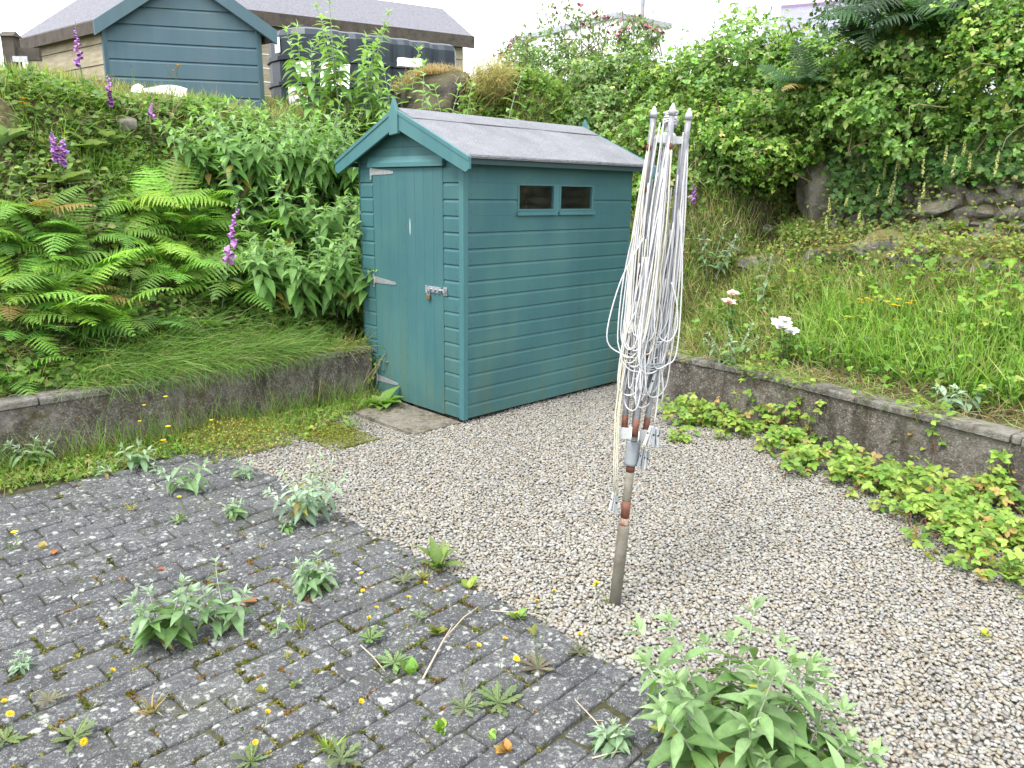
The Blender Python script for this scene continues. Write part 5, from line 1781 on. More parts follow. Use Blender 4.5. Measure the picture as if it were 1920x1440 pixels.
HK = [
    (694, 1200, 11, .075, [(681, 1112, 1), (678, 1080, 1), (705, 1144, 1), (692, 1162, 1)], 'hawkbit with green leaves and four yellow heads mid paving', (.15, .22, .08)),
    (755, 1090, 12, .07, [(775, 1048, 0), (735, 1070, 0)], 'grey flat hawkbit rosette near the gravel edge', (.16, .16, .10)),
    (738, 1245, 13, .085, [(765, 1125, 1), (796, 1098, 1), (827, 1115, 0)], 'pale spread hawkbit rosette left of the long twig', (.17, .24, .10)),
    (785, 1157, 10, .05, [], 'small pale rosette with no flowers above the long twig', (.16, .2, .1)),
    (1008, 1255, 12, .09, [(970, 1155, 1), (1007, 1132, 1), (1038, 1113, 1)], 'hawkbit with brown leaves and tall yellow heads near the gravel', (.15, .12, .08)),
    (935, 1320, 14, .10, [(967, 1238, 2), (946, 1203, 1), (902, 1290, 0)], 'broad hawkbit rosette with an open yellow flower', (.15, .19, .08)),
    (870, 1330, 10, .07, [(865, 1280, 0), (897, 1215, 1)], 'greyer hawkbit rosette left of the open yellow flower', (.15, .17, .09)),
    (1085, 1225, 9, .06, [(1087, 1192, 2), (1118, 1097, 1)], 'hawkbit at the very edge of paving and gravel', (.14, .13, .07)),
    (1148, 1400, 10, .075, [], 'green toothed rosette under the foreground buddleia', (.14, .22, .09)),
    (140, 1385, 10, .085, [(208, 1262, 1), (155, 1390, 2), (60, 1340, 0)], 'hawkbit rosette with a long arching stalk at lower left', (.14, .18, .07)),
    (92, 1315, 8, .06, [], 'dry brown rosette near the left photo edge', (.17, .15, .10)),
    (10, 1390, 6, .07, [(18, 1342, 2), (8, 1320, 1)], 'hawkbit cut by the left photo edge with two yellow heads', (.13, .17, .06)),
    (640, 1425, 9, .09, [(676, 1320, 1)], 'hawkbit rosette at the bottom edge of the photo', (.13, .15, .07)),
    (470, 1430, 7, .07, [(478, 1395, 1), (500, 1340, 1), (455, 1370, 0)], 'hawkbit with thin stalks at the bottom left of centre', (.13, .17, .06)),
    (332, 978, 10, .06, [(335, 935, 1)], 'pale hawkbit rosette among far paving blocks', (.2, .24, .13)),
    (1140, 1130, 6, .04, [(1118, 1098, 2)], 'little hawkbit in the gravel beside the washing line foot', (.13, .17, .06)),
]
for px, py, n, ls, st, lab, c in HK: hawkbit(px, py, n, ls, st, lab, c)


def small_tuft(px, py, lab, n=14, ls=.04, col=(.2, .24, .05), kind='grass', el=(.5, 1.3)):
    P = GZ(px, py); name = 'grass_tuft' if kind == 'grass' else 'weed_sprout'
    root_b = NP()
    a = rng.uniform(0, 6.3, n); e = rng.uniform(*el, n)
    D = np.stack([np.cos(a) * np.cos(e), np.sin(a) * np.cos(e), np.sin(e)], -1)
    if kind == 'grass':
        V, Fq, mu = BL[1]
        root_b.inst((V * np.array([.10, 1, 1]), Fq, mu), frames(D, rng.normal(0, 1, (n, 3)) + [0, 0, .5]), rng.normal(0, .006, (n, 3)) * [1, 1, 0], ls * rng.uniform(.6, 1.3, n), tints(col, n))
    else:
        root_b.inst(OVATE, frames(D, np.tile([0, 0, 1.], (n, 1))), rng.normal(0, .006, (n, 3)) * [1, 1, .2] + [0, 0, .004], ls * rng.uniform(.6, 1.2, n), tints(col, n))
    o = root_b.build(name, M_leaf, None); o.location = P
    tag(o, lab, 'weed', 'small weeds in the paving joints')


TF = [
    (565, 1180, 'grass tuft right of the single stemmed seedling', 22, .07, (.24, .28, .07), 'grass'),
    (285, 1335, 'dry straw coloured grass tuft at lower left', 24, .07, (.33, .27, .13), 'grass'),
    (795, 1085, 'spread yellowish grass tuft behind the purple tinged rosette', 40, .06, (.33, .32, .14), 'grass'),
    (620, 1410, 'bright green grass tuft at the bottom edge', 20, .07, (.2, .28, .05), 'grass'),
    (550, 1290, 'small star shaped green weed mid paving', 7, .03, (.22, .3, .1), 'leaf'),
    (828, 1372, 'bright green little leaf clump near the bottom edge', 12, .03, (.2, .36, .03), 'leaf'),
    (770, 1265, 'glossy green leaf clump beside the pale spread rosette', 7, .05, (.14, .27, .05), 'leaf'),
    (820, 1190, 'leafy weed with yellowing leaves under the gravel edge', 8, .045, (.22, .28, .05), 'leaf'),
    (968, 1160, 'leafy weed by the straight thin twig', 8, .045, (.2, .3, .06), 'leaf'),
    (880, 1105, 'little leaf sprout at the gravel edge', 5, .05, (.2, .27, .05), 'leaf'),
    (1000, 1190, 'small sprouting weed between long hawkbit stalks', 7, .03, (.22, .2, .06), 'leaf'),
    (490, 1300, 'mossy yellow green clump in a wide joint', 12, .022, (.32, .32, .05), 'leaf'),
    (540, 1232, 'wispy yellow weed right of the bushy seedling', 14, .035, (.34, .32, .1), 'grass'),
    (247, 955, 'thin yellow grass tuft among far blocks', 14, .05, (.33, .3, .1), 'grass'),
    (80, 1030, 'orange and green weed by the left photo edge', 9, .035, (.3, .22, .07), 'leaf'),
    (950, 1410, 'orange brown weed at the bottom edge', 14, .03, (.33, .2, .06), 'leaf'),
    (492, 1025, 'pale wispy tuft right of centre on far blocks', 16, .035, (.36, .34, .2), 'grass'),
    (925, 1385, 'tiny green sprout left of the foreground seedling', 6, .025, (.2, .3, .08), 'leaf'),
    (1842, 1196, 'small yellow green leaves alone in the gravel at right', 4, .035, (.3, .38, .05), 'leaf'),
]
for px, py, lab, n, ls, c, kd in TF: small_tuft(px, py, lab, n, ls, c, kd)


# moss and tiny plants following the joints
def joint_moss():
    b = NP(); Lb, Wb, ang = .212, .114, R(2.2); ca, sa = math.cos(ang), math.sin(ang)
    n = 3000
    j = rng.integers(-12, 42, n); i = rng.integers(-3, 10, n)
    cross = rng.random(n) < .55
    x = np.where(cross, i * Lb + (j % 2) * Lb / 2, (i + rng.random(n)) * Lb); y = np.where(cross, (j + rng.random(n)) * Wb, j * Wb)
    keepc = noise2(x, y, 3.2, 21) + .5 * noise2(x, y, 9, 22)
    u = x * ca - (y - 3) * sa; v = x * sa + (y - 3) * ca + 3
    k = (keepc > .02) & (u < 1.95) & (u > .15) & (v < 4.6)
    u, v = u[k], v[k]; n = len(u)
    cols = np.array([(.14, .145, .03), (.09, .085, .02), (.22, .20, .05), (.20, .11, .035), (.09, .13, .03)])
    for q in range(n):
        m_ = rng.integers(14, 34)
        c = cols[rng.choice(5, p=[.3, .25, .2, .15, .1])]
        a = rng.uniform(0, 6.3, m_); e = rng.uniform(.2, 1.4, m_)
        D = np.stack([np.cos(a) * np.cos(e), np.sin(a) * np.cos(e), np.sin(e)], -1)
        off = rng.normal(0, 1, (m_, 2)) * [rng.uniform(.004, .018), .004]
        th = rng.choice([0, math.pi / 2]) + R(47)
        px = off[:, 0] * math.cos(th) - off[:, 1] * math.sin(th); py = off[:, 0] * math.sin(th) + off[:, 1] * math.cos(th)
        T = W(u[q], v[q], -.004)[None] + np.stack([px, py, 0 * px], -1)
        b.inst(OVATE_S, frames(D, rng.normal(0, 1, (m_, 3)) + [0, 0, 1]), T, rng.uniform(.006, .013, m_), tints(c, m_))
    tag(b.build('moss', M_leaf), kind='stuff')


joint_moss()


def twig(pts, r, lab, lift=.012):
    P = [GZ(x, y) + np.array([0, 0, lift + .006 * math.sin(k * 2)]) for k, (x, y) in enumerate(pts)]
    o = P[0]; mb = MB(); n = len(P)
    mb.tube([p - o for p in P], [r * (1 - .5 * k / max(1, n - 1)) for k in range(n)], 6)
    d = P[1] - P[0]
    mb.tube([(P[1] - o), (P[1] - o) + d * .25 + np.array([.012, .01, .012])], r * .5, 5)
    ob = mb.build('twig', M_twig, None, smooth=True); ob.location = o
    tag(ob, lab, 'twig', 'dry twigs on the paving')


twig([(793, 1278), (832, 1207), (870, 1160), (897, 1142)], .0035, 'long pale bent twig in the middle of the paving')
twig([(920, 1150), (1000, 1158), (1065, 1178)], .0022, 'thin straight twig near the gravel edge')
twig([(1078, 1318), (1115, 1360), (1138, 1388)], .0022, 'thin twig pointing at the foreground buddleia')
twig([(676, 1215), (700, 1240), (722, 1262)], .0028, 'short pale twig beside the green hawkbit')
twig([(1110, 1428), (1150, 1420), (1186, 1410)], .0022, 'thin twig at the bottom edge under the buddleia')


def dead_leaf(px, py, lab, s=.05, col=(.34, .13, .04)):
    b = NP(); a = rng.uniform(0, 6.3)
    b.inst(OVATE, frames(np.array([[math.cos(a), math.sin(a), .2]]), np.array([[0, 0, 1.]])), np.array([[0, 0, .008]]), s, np.array([col]))
    o = b.build('dead_leaf', M_leaf); o.location = GZ(px, py); tag(o, lab, 'dead leaf', 'dead leaves on the ground')


dead_leaf(482, 1130, 'curled orange dead leaf beside the pale drooping seedling', .06)
dead_leaf(295, 1070, 'small reddish dead leaf on the paving left of centre', .035, (.3, .09, .06))
dead_leaf(100, 1042, 'orange dead leaf near the left edge of the paving', .045)
dead_leaf(1065, 1128, 'pinkish fallen petal at the left foot of the washing line', .03, (.5, .2, .3)) if False else None


# ------------------------------------------------------------------ buttercups and yellow flowers
def yellow(px, py, T, lab, name='buttercup', cat='flower', group='yellow buttercups by the left wall', s=.012, P=None, leaves=8):
    P = spot(px, py) if P is None else P
    root = plant(name, P, lab, cat, group)
    bs, bf = NP(), NP()
    for tx, ty in T:
        t = PX(tx, ty, P[1] - rng.uniform(0, .06)) - P
        sd = rng.normal(0, .02, 3)
        bs.tube([t * q + sd * math.sin(3.14 * q) for q in np.linspace(0, 1, 6)], .0015, (.12, .18, .05), 4)
        k = 8; a = np.linspace(0, 6.28, k + 1)[:-1]
        D = np.stack([np.cos(a), np.sin(a), .35 + 0 * a], -1)
        bf.inst(OVATE, frames(D, np.tile([0, 0, 1.], (k, 1))), np.tile(t, (k, 1)), s, tints((.8, .5, .01), k, .06, .02))
    if leaves:
        bl = NP(); rosette(bl, leaves, .06, (.11, .2, .04), (.3, 1.2), LOBED); bl.build('leaves', M_leaf, root)
    bs.build('stem', M_stem, root); bf.build('flower_head', M_petal, root)


yellow(150, 850, [(145, 782)], 'single buttercup nearest the left photo edge by the wall', s=.016)
yellow(262, 840, [(270, 760), (262, 790)], 'buttercup with two heads before the dark wall', s=.013)
yellow(305, 855, [(310, 744)], 'tall buttercup reaching to the grass hanging off the wall', s=.014)
yellow(312, 862, [(315, 800), (306, 826)], 'pair of low buttercups in the weeds below the wall', s=.017)
yellow(395, 830, [(396, 788)], 'buttercup standing over the tiny yellow flowers', s=.014)
yellow(345, 960, [(336, 932)], 'small yellow flower on the far paving', s=.012, P=GZ(338, 975), leaves=5)
yellow(27, 1040, [(27, 998)], 'yellow flower on the paving by the left photo edge', s=.016, P=GZ(20, 1030), leaves=5)
yellow(50, 235, [(45, 185), (52, 195), (38, 192), (60, 202), (48, 212), (40, 200)], 'cluster of bright yellow flowers on the bank at upper left', 'yellow_daisy', 'flower', None, .03)
yellow(92, 230, [(90, 188)], 'lone yellow flower right of the bright cluster on the bank', 'yellow_daisy', 'flower', None, .025)
yellow(325, 190, [(332, 128), (328, 133), (320, 140), (312, 124), (335, 122)], 'yellow daisies in front of the blue green shed', 'yellow_daisy', 'flower', None, .026)
yellow(245, 190, [(245, 124)], 'small yellow flower at the left of the blue green shed front', 'yellow_daisy', 'flower', None, .018)
yellow(1640, 600, [(1612, 562), (1626, 560), (1632, 564), (1614, 568)], 'left group of yellow daisies in the terrace grass', 'yellow_daisy', 'flower', 'yellow daisies on the terrace', .024)
yellow(1695, 615, [(1664, 566), (1675, 572), (1684, 574), (1694, 575), (1704, 569), (1713, 565), (1685, 562), (1680, 600)], 'wide middle group of yellow daisies in the terrace grass', 'yellow_daisy', 'flower', 'yellow daisies on the terrace', .024)
yellow(1853, 620, [(1853, 580), (1848, 582)], 'right pair of yellow daisies in the terrace grass', 'yellow_daisy', 'flower', 'yellow daisies on the terrace', .022)
yellow(1540, 440, [(1516, 383), (1493, 380), (1544, 361), (1553, 399)], 'yellow hawkweeds in front of the big boulder', 'yellow_daisy', 'flower', None, .022)


# ------------------------------------------------------------------ roses
def rose(px, py, heads, lab, col, P=None):
    P = spot(px, py); root = plant('rose_bush', P, lab, 'rose', None)
    bs, bl = NP(), NP()
    for tx, ty, s in heads:
        t = PX(tx, ty, P[1] - .06) - P
        bs.tube([t * q for q in np.linspace(0, 1, 5)], .004, (.12, .15, .06), 5)
        bf = NP()
        for lay in range(4):
            k = 7 + lay; a = rng.uniform(0, 6.3) + np.arange(k) * 6.283 / k; e = .15 + .38 * lay
            D = np.stack([np.cos(a) * math.cos(e), np.sin(a) * math.cos(e), math.sin(e) + 0 * a], -1)
            D = D + np.array([0, -.35, .25]) + rng.normal(0, .12, (k, 3))
            bf.inst(OVATE, frames(D, np.tile([0, -.5, .8], (k, 1))), np.tile(t, (k, 1)) + rng.normal(0, s * .05, (k, 3)), s * (1.0 - .17 * lay), tints(col, k, .05, .02))
        bf.build('flower_head', M_petal, root)
        n = 10; tt = rng.uniform(.2, .9, n)
        D = rng.normal(0, 1, (n, 3)) * [1, 1, .4]
        bl.inst(OVATE, frames(D, np.tile([0, 0, 1.], (n, 1))), t[None] * tt[:, None], .05, tints((.08, .17, .04), n))
    bs.build('stem', M_stem, root); bl.build('foliage', M_leaf, root)


rose(1372, 640, [(1366, 568, .06), (1374, 552, .05)], 'pale pink rose standing in the grass right of the washing line', (.82, .58, .50))
rose(1470, 690, [(1462, 614, .085), (1484, 624, .06), (1470, 604, .06)], 'white rose bloom in the grass above the right wall', (.86, .86, .82))


# ------------------------------------------------------------------ navelwort spikes on the stone wall
NAV = [(1500, 262, 228), (1490, 326, 282), (1470, 300, 266), (1676, 342, 305), (1690, 388, 302), (1703, 330, 292), (1719, 325, 296), (1747, 340, 290), (1664, 374, 350), (1786, 318, 282), (1820, 305, 268), (1876, 340, 292),
       (1579, 408, 375), (1573, 438, 408), (1519, 445, 422), (1684, 390, 352), (1748, 378, 348), (1740, 402, 380), (1800, 340, 300), (1630, 420, 398), (1445, 250, 230), (1830, 330, 296), (1606, 392, 372), (1725, 260, 206), (1640, 330, 312)]
NLAB = ['navelwort spike of the group high above the boulder', 'navelwort spike of the group among the wall stones', 'navelwort spike of the group at the foot of the boulder']


def navelwort():
    first = None
    seen = {}
    for i, (px, p0, p1) in enumerate(NAV):
        P = spot(px, p0); P = P + np.array([-.23, -.29, .02]); h = np.linalg.norm(PX(px, p1, P[1]) - PX(px, p0, P[1])) * 1.05
        root = plant('navelwort', P, '', 'wildflower', 'navelwort spikes on the stone wall')
        where = 'above the boulder' if p0 < 305 and px < 1560 else ('below the boulder' if p0 > 405 and px < 1640 else ('left of centre on the stone wall' if px < 1740 else 'toward the right end of the stone wall'))
        hh = 'tall' if p0 - p1 > 44 else ('short' if p0 - p1 < 31 else 'mid height')
        root['label'] = f'{hh} pale green navelwort spike {where}'
        bs, bl = NP(), NP()
        sd = rng.normal(0, .012, 2)
        bs.tube([(sd[0] * t, sd[1] * t, h * t) for t in np.linspace(0, 1, 6)], .003, (.3, .32, .14), 4)
        k = 46; t = rng.uniform(.18, 1, k); a = rng.uniform(0, 6.3, k)
        D = np.stack([np.cos(a), np.sin(a), -.7 + 0 * a], -1)
        bl.inst(OVATE_S, frames(D, np.tile([0, 0, 1.], (k, 1))), np.stack([sd[0] * t, sd[1] * t, h * t], -1), .021 * (1.2 - .55 * t), tints((.46, .48, .22), k, .12, .04))
        n = 5; a = rng.uniform(0, 6.3, n); D = np.stack([np.cos(a), np.sin(a), .2 + 0 * a], -1)
        lf = NP(); lf.inst(OVATE, frames(D, np.tile([0, -.3, 1.], (n, 1))), np.zeros((n, 3)), .04, tints((.14, .25, .05), n)); lf.build('leaves', M_leaf, root)
        bs.build('stem', M_stem, root); bl.build('flower_spike', M_leaf, root)


navelwort()


# ------------------------------------------------------------------ bramble: trailing clumps and the hedge
def trifol(b, T, D, N, s, C, tm=OVATE):
    """three leaflets per leaf"""
    k = len(T); Fm = frames(D, N)
    y, x, z = Fm[:, :, 1], Fm[:, :, 0], Fm[:, :, 2]
    for ang, sc, off in ((0, 1.0, .35), (1.15, .85, .15), (-1.15, .85, .15)):
        d2 = y * math.cos(ang) + x * math.sin(ang) + rng.normal(0, .12, (k, 3))
        b.inst(tm, frames(d2, z + rng.normal(0, .18, (k, 3))), T + y * (s * off)[:, None], s * sc, C * (1 + .07 * rng.standard_normal((k, 1))))


def trailing(px, py, label, n, rad, h, group='brambles trailing along the right wall', up_=.0):
    P = GZ(px, py); root = plant('bramble', P, label, 'bramble', group)
    bs, bl = NP(), NP()
    nr = max(3, n // 9)
    for _ in range(nr):
        a = rng.uniform(0, 6.3); L = rad * rng.uniform(.6, 1.15)
        d = np.array([math.cos(a), math.sin(a), 0]) * [1, .8, 1]
        ts = np.linspace(0, 1, 8); hh = h * rng.uniform(.4, 1.1)
        pts = [d * L * t + np.array([0, 0, hh * math.sin(math.pi * min(1, t * .9 + .08)) + .01]) + rng.normal(0, .008, 3) for t in ts]
        bs.tube(pts, .0024, (.16, .07, .04), 4)
        m_ = n // nr + 2
        t = rng.uniform(.05, 1, m_); A = np.array(pts); x = t * 7; i = x.astype(int).clip(0, 6)
        T = A[i] + (A[i + 1] - A[i]) * (x - i)[:, None] + rng.normal(0, .022, (m_, 3)) + np.array([0, 0, .02])
        T[:, 2] = np.maximum(T[:, 2], .015)
        D = rng.normal(0, 1, (m_, 3)) * [1, 1, .25] + [.1, -.35, 0]
        N = np.array([-.1, -.35, 1.0]) + rng.normal(0, .25, (m_, 3))
        C = pick([(.19, .30, .05), (.13, .24, .04), (.26, .33, .07), (.32, .24, .08), (.23, .35, .07)], [4, 3, 2.2, .8, 1.8], m_, .1, .03)
        trifol(bl, T, D, N, .042 * rng.uniform(.7, 1.25, m_), C)
    bs.build('cane', M_stem, root); bl.build('foliage', M_leaf, root)


NTR = 1.55
TR = [(1285, 790, 40, .24, .14, 'bramble clump nearest the pegs at the inner wall corner'), (1780, 1000, 60, .32, .10, 'bramble mat between the broad patch and the right edge mats'),
      (1335, 800, 45, .26, .10, 'bramble runner along the gravel beside the inner wall corner'), (1420, 800, 45, .26, .22, 'bramble clump filling the wall foot near the left moss stain'), (1500, 850, 50, .28, .14, 'bramble clump on the gravel under the bare wall stretch'), (1580, 890, 50, .30, .12, 'bramble mat below the middle of the right wall'), (1680, 930, 55, .30, .12, 'bramble mat linking the middle clumps and the broad patch'),
      (1300, 775, 40, .30, .12, 'bramble clump at the inner corner of the right wall'), (1390, 765, 55, .30, .30, 'taller bramble clump against the wall right of the washing line'), (1360, 810, 45, .28, .10, 'low bramble runner in front of the taller clump'),
      (1460, 820, 60, .34, .16, 'bramble clump under the left moss stain of the wall'), (1550, 830, 60, .30, .24, 'bramble clump with yellowing tips against the wall middle'), (1530, 880, 55, .32, .10, 'bramble runner lying on the gravel under the wall middle'),
      (1640, 830, 65, .28, .30, 'tallest bramble clump reaching up the wall face'), (1620, 910, 60, .32, .10, 'low bramble mat edging the gravel below the tallest clump'), (1700, 890, 60, .28, .20, 'bramble clump right of the tallest one by the wall'),
      (1720, 960, 70, .32, .10, 'bramble mat spreading over gravel left of the broad patch'), (1800, 960, 80, .34, .14, 'broad bramble patch below the dark wall stain'), (1870, 950, 60, .28, .18, 'bramble clump at the wall foot by the right photo edge'),
      (1820, 1030, 70, .34, .09, 'bramble mat running out over the gravel at right'), (1900, 1030, 60, .30, .10, 'bramble mat at the right photo edge'), (1890, 1090, 45, .24, .07, 'lowest bramble runner at the right photo edge'),
      (1215, 745, 14, .14, .06, 'small bramble sprig behind the washing line foot'), (1270, 825, 10, .12, .04, 'single bramble sprig on the gravel beside the pegs'), (1745, 830, 22, .12, .26, 'thin bramble spray standing against the bare wall')]
for px, py, n, rad, h, lab in TR: trailing(px, py, lab, int(n * NTR), rad, h * (1.55 if h >= .16 else 1.0))
# sprigs spilling over the coping
for px, py, n, lab in ((1440, 700, 26, 'bramble sprig hanging over the coping near the corner'), (1700, 745, 22, 'small bramble sprig on the coping middle'), (1880, 780, 30, 'bramble sprig on the coping by the right photo edge'), (1860, 660, 70, 'bramble mound in the terrace grass at right'), (1900, 600, 60, 'bramble mound at the right photo edge on the terrace'), (1760, 560, 60, 'bramble spray above the daisies on the terrace'), (1620, 620, 30, 'young bramble with pinkish leaves in the terrace grass'), (1520, 560, 40, 'bramble spray at the left of the terrace ledge')):
    P = spot(px, py); root = plant('bramble', P, lab, 'bramble', 'brambles on the terrace')
    bl = NP(); m_ = n; rad = .12 + .003 * n
    T = rng.normal(0, 1, (m_, 3)) * [rad * .7, rad * .7, rad * .35] + [0, 0, rad * .6]
    D = rng.normal(0, 1, (m_, 3)) * [1, 1, .3] + [0, -.4, 0]
    trifol(bl, T, D, np.array([-.1, -.4, 1.]) + rng.normal(0, .25, (m_, 3)), .045 * rng.uniform(.7, 1.3, m_), pick([(.17, .29, .035), (.11, .22, .03), (.25, .30, .06)], [4, 3, 1], m_, .12, .04))
    bs = NP()
    for k in range(5): bs.tube([(0, 0, 0), T[k] * .5 + [0, 0, .03], T[k]], .0025, (.15, .10, .05), 4)
    bs.build('cane', M_stem, root); bl.build('foliage', M_leaf, root)


def bush(name, label, P, rad, n, s, cols, probs, group, cat='hedge', tri=True, tm=OVATE_S, canes=8, seed=0, flat=.55, front=True, tip=0):
    """crown of separate leaves spread through a lumpy volume, on arching canes"""
    root = plant(name, P, label, cat, group)
    r = np.random.default_rng(seed)
    d = nrm(r.normal(0, 1, (n, 3)))
    if front:
        d[:, 1] = np.where((d[:, 1] > .35) & (r.random(n) < .75), -d[:, 1], d[:, 1])
        d = d.copy(); d[:, 2] = np.where((d[:, 2] < -.3) & (r.random(n) < .5), -d[:, 2], d[:, 2])
    K = r.uniform(-1, 1, (7, 3)) * 4.2; ph = r.uniform(0, 6.3, 7)
    lump = 1 + .17 * np.sin(d @ K[:4].T + ph[:4]).sum(1) / 1.6 + .10 * np.sin(2.4 * d @ K[4:].T + ph[4:]).sum(1)
    rr = (1 - .45 * r.random(n) ** 1.3) * lump
    keepm = np.sin(d @ (K[2] * 2.6) + ph[2]) + np.sin(d @ (K[5] * 2.2) + ph[5]) > -1.05
    d, rr = d[keepm], rr[keepm]; n = len(d)
    T = d * rr[:, None] * np.asarray(rad)
    D = r.normal(0, 1, (n, 3)) * .8 + np.cross(d, r.normal(0, 1, (n, 3))) + [0, -.2, -.35]
    N = nrm(d * flat + np.array([0, -.15, .75]) + r.normal(0, .32, (n, 3)))
    C = pick(cols, probs, n, .16, .05)
    bl = NP(); sz = s * r.uniform(.65, 1.3, n)
    if tri: trifol(bl, T, D, N, sz, C, tm)
    else: bl.inst(tm, frames(D, N), T, sz, C)
    bs = NP()
    for k in range(canes + 4 if canes else 0):
        e = d[k * 7] * np.asarray(rad) * (1.0 + .25 * r.random()) + [0, 0, .1]
        b0 = np.array([r.normal(0, .2), r.normal(0, .1), -rad[2] * .9])
        bs.tube([b0, b0 * .5 + e * .5 + [0, 0, rad[2] * .45], e * .9 + [0, 0, .12 * rad[2]], e], [.007, .005, .004, .002], (.13, .10, .06), 4)
        m_ = 7; tq = np.linspace(.55, 1, m_); PT = b0 * (1 - tq[:, None]) + e * tq[:, None] + [0, 0, .1 * rad[2]]
        trifol(bl, PT, r.normal(0, 1, (m_, 3)) + [0, 0, -.2], np.array([0, -.2, 1.]) + r.normal(0, .3, (m_, 3)), np.full(m_, s * .8), pick(cols, probs, m_, .15, .05), OVATE_S) if tri else None
    for k in range(9 if canes else 0):
        e = d[-1 - k * 5] * np.asarray(rad) * r.uniform(.92, 1.12); sw = nrm(np.cross(e, [0.2, .1, 1])) * r.uniform(-.3, .3)
        bs.tube([e * .55 + [0, 0, -.1], e * .9, e * 1.02 + sw * .5, e * 1.03 + sw + [0, 0, -.08]], [.005, .004, .003, .0015], [(.30, .24, .17), (.22, .12, .08), (.36, .31, .24)][k % 3], 4)
    if canes: bs.build('cane', M_stem, root)
    bl.build('foliage', M_leaf, root)
    return root


BR = [(.19, .33, .08), (.14, .265, .055), (.25, .37, .10), (.09, .185, .045), (.33, .37, .18)]
BRP = [4, 4, 2.2, 2, .7]
HD = [  # px, py centre, depth, radii, n, label
    (1050, 165, 10.0, (.80, .6, .50), 2200, 'rounded hedge bush at the left end of the hedge with red flowers'),
    (1170, 190, 9.2, (.75, .6, .52), 2200, 'bramble hedge bush below the flat roofed house'),
    (1130, 245, 8.8, (.6, .45, .36), 1300, 'dark bramble bush low behind the shed roof end'),
    (1270, 190, 8.7, (.75, .6, .58), 2300, 'bramble hedge bush behind the washing line top'),
    (1280, 290, 8.1, (.70, .45, .50), 1800, 'bramble bush hanging behind the washing line cords'),
    (1370, 165, 8.3, (.70, .6, .58), 2300, 'tall bramble hedge bush right of the washing line'),
    (1385, 260, 7.6, (.60, .40, .38), 1800, 'bramble mass drooping toward the boulder from the hedge'),
    (1480, 165, 7.9, (.70, .55, .47), 2100, 'bramble hedge bush in front of the slate roofed house'),
    (1555, 190, 7.3, (.60, .40, .34), 1800, 'bramble bush right above the big boulder'),
    (1640, 165, 7.1, (.60, .45, .47), 1900, 'bramble bush below the dark ferns'),
    (1700, 235, 6.7, (.60, .34, .28), 1500, 'pale bramble spray reaching over the stone wall'),
    (1760, 130, 6.8, (.65, .5, .55), 2000, 'bramble bush at the right of the dark ferns'),
    (1880, 150, 6.3, (.65, .5, .62), 2200, 'bright bramble bush at the right photo edge'),
    (1850, 40, 6.6, (.60, .5, .45), 1700, 'leafy bush filling the upper right corner'),
    (2010, 120, 6.0, (.6, .5, .8), 1300, 'bramble bush just beyond the right photo edge'),
    (1440, 292, 7.35, (.5, .28, .24), 900, 'bramble fringe hanging low left of the boulder top'),
    (1320, 330, 7.7, (.5, .3, .30), 900, 'bramble fringe low on the slope right of the washing line'),
    (1230, 400, 7.9, (.45, .35, .42), 1000, 'bramble bush low behind the right side of the small shed'),
]
BR2 = [(.16, .26, .08), (.11, .20, .05), (.22, .31, .11), (.08, .15, .045), (.28, .32, .16)]
BR3 = [(.16, .29, .045), (.10, .21, .035), (.28, .40, .08), (.09, .18, .04), (.34, .37, .13)]
for i, (px, py, Y, rad, n, lab) in enumerate(HD):
    bush('bramble_bush', lab, PX(px, py, Y), rad, int(n * 1.5), (.036, .045, .040)[i % 3], (BR2 if i in (0, 1, 2) else BR if i % 3 else BR3), BRP, 'bramble bushes of the hedge', seed=60 + i, cat='bush')
# dark leafy tree behind the ferns, with trunk and limbs
P = PX(1680, 20, 7.6); u, v = UV(P); zb = float(H(u, v))
root = bush('hawthorn_tree', 'dark small leaved tree rising out of the hedge at the top right', np.array([P[0], P[1], P[2] + .15]), (.75, .6, .62), 4200, .05, [(.03, .07, .02), (.045, .10, .025), (.06, .12, .03)], [3, 3, 1], None, 'tree', False, OVATE_S, 0, 99, front=False)
mb = MB(); hh = zb - P[2] - .15
mb.tube([(0, 0, hh), (.05, .02, hh * .5), (.02, 0, 0), (.05, .02, .45)], [.09, .07, .05, .02], 8)
for a in (0, 1.3, 2.6, 4.0, 5.2): mb.tube([(.03, 0, hh * .35), (.25 * math.cos(a), .2 * math.sin(a), hh * .05), (.6 * math.cos(a), .45 * math.sin(a), .2)], [.04, .025, .008], 6)
mb.build('trunk', M_dtimber, root, smooth=True)


# fuchsia flowers on the hedge end
def fuchsia(px, py, Y, rad, lab, seed):
    P = PX(px, py, Y)
    root = bush('flowering_shrub', lab, P, rad, 900, .045, [(.10, .17, .05), (.15, .22, .08), (.2, .24, .12)], [3, 2, 1], 'red flowering shrubs at the hedge end', 'shrub', False, OVATE_S, 10, seed, front=False)
    for k in range(13):
        b = NP(); d = nrm(rng.normal(0, 1, 3)); d[2] = abs(d[2]); d[1] = -abs(d[1]); T = d * rad * rng.uniform(.85, 1.15)
        m_ = 3
        b.inst(BELL, frames(np.tile([0, -.2, -1.], (m_, 1)) + rng.normal(0, .5, (m_, 3)), np.tile([0, 1., 0], (m_, 1))), np.tile(T, (m_, 1)), .034, tints((.34, .09, .15), m_, .2, .08))
        b.build('flower', M_petal, root)


fuchsia(1080, 62, 10.2, (.45, .4, .36), 'loose red flowering shrub topping the left part of the hedge', 301)
fuchsia(975, 112, 10.4, (.30, .3, .26), 'small red flowering shrub at the hedge end by the water butt', 302)
fuchsia(1195, 70, 9.6, (.30, .3, .22), 'thin flowering shrub under the flat roofed house', 303)


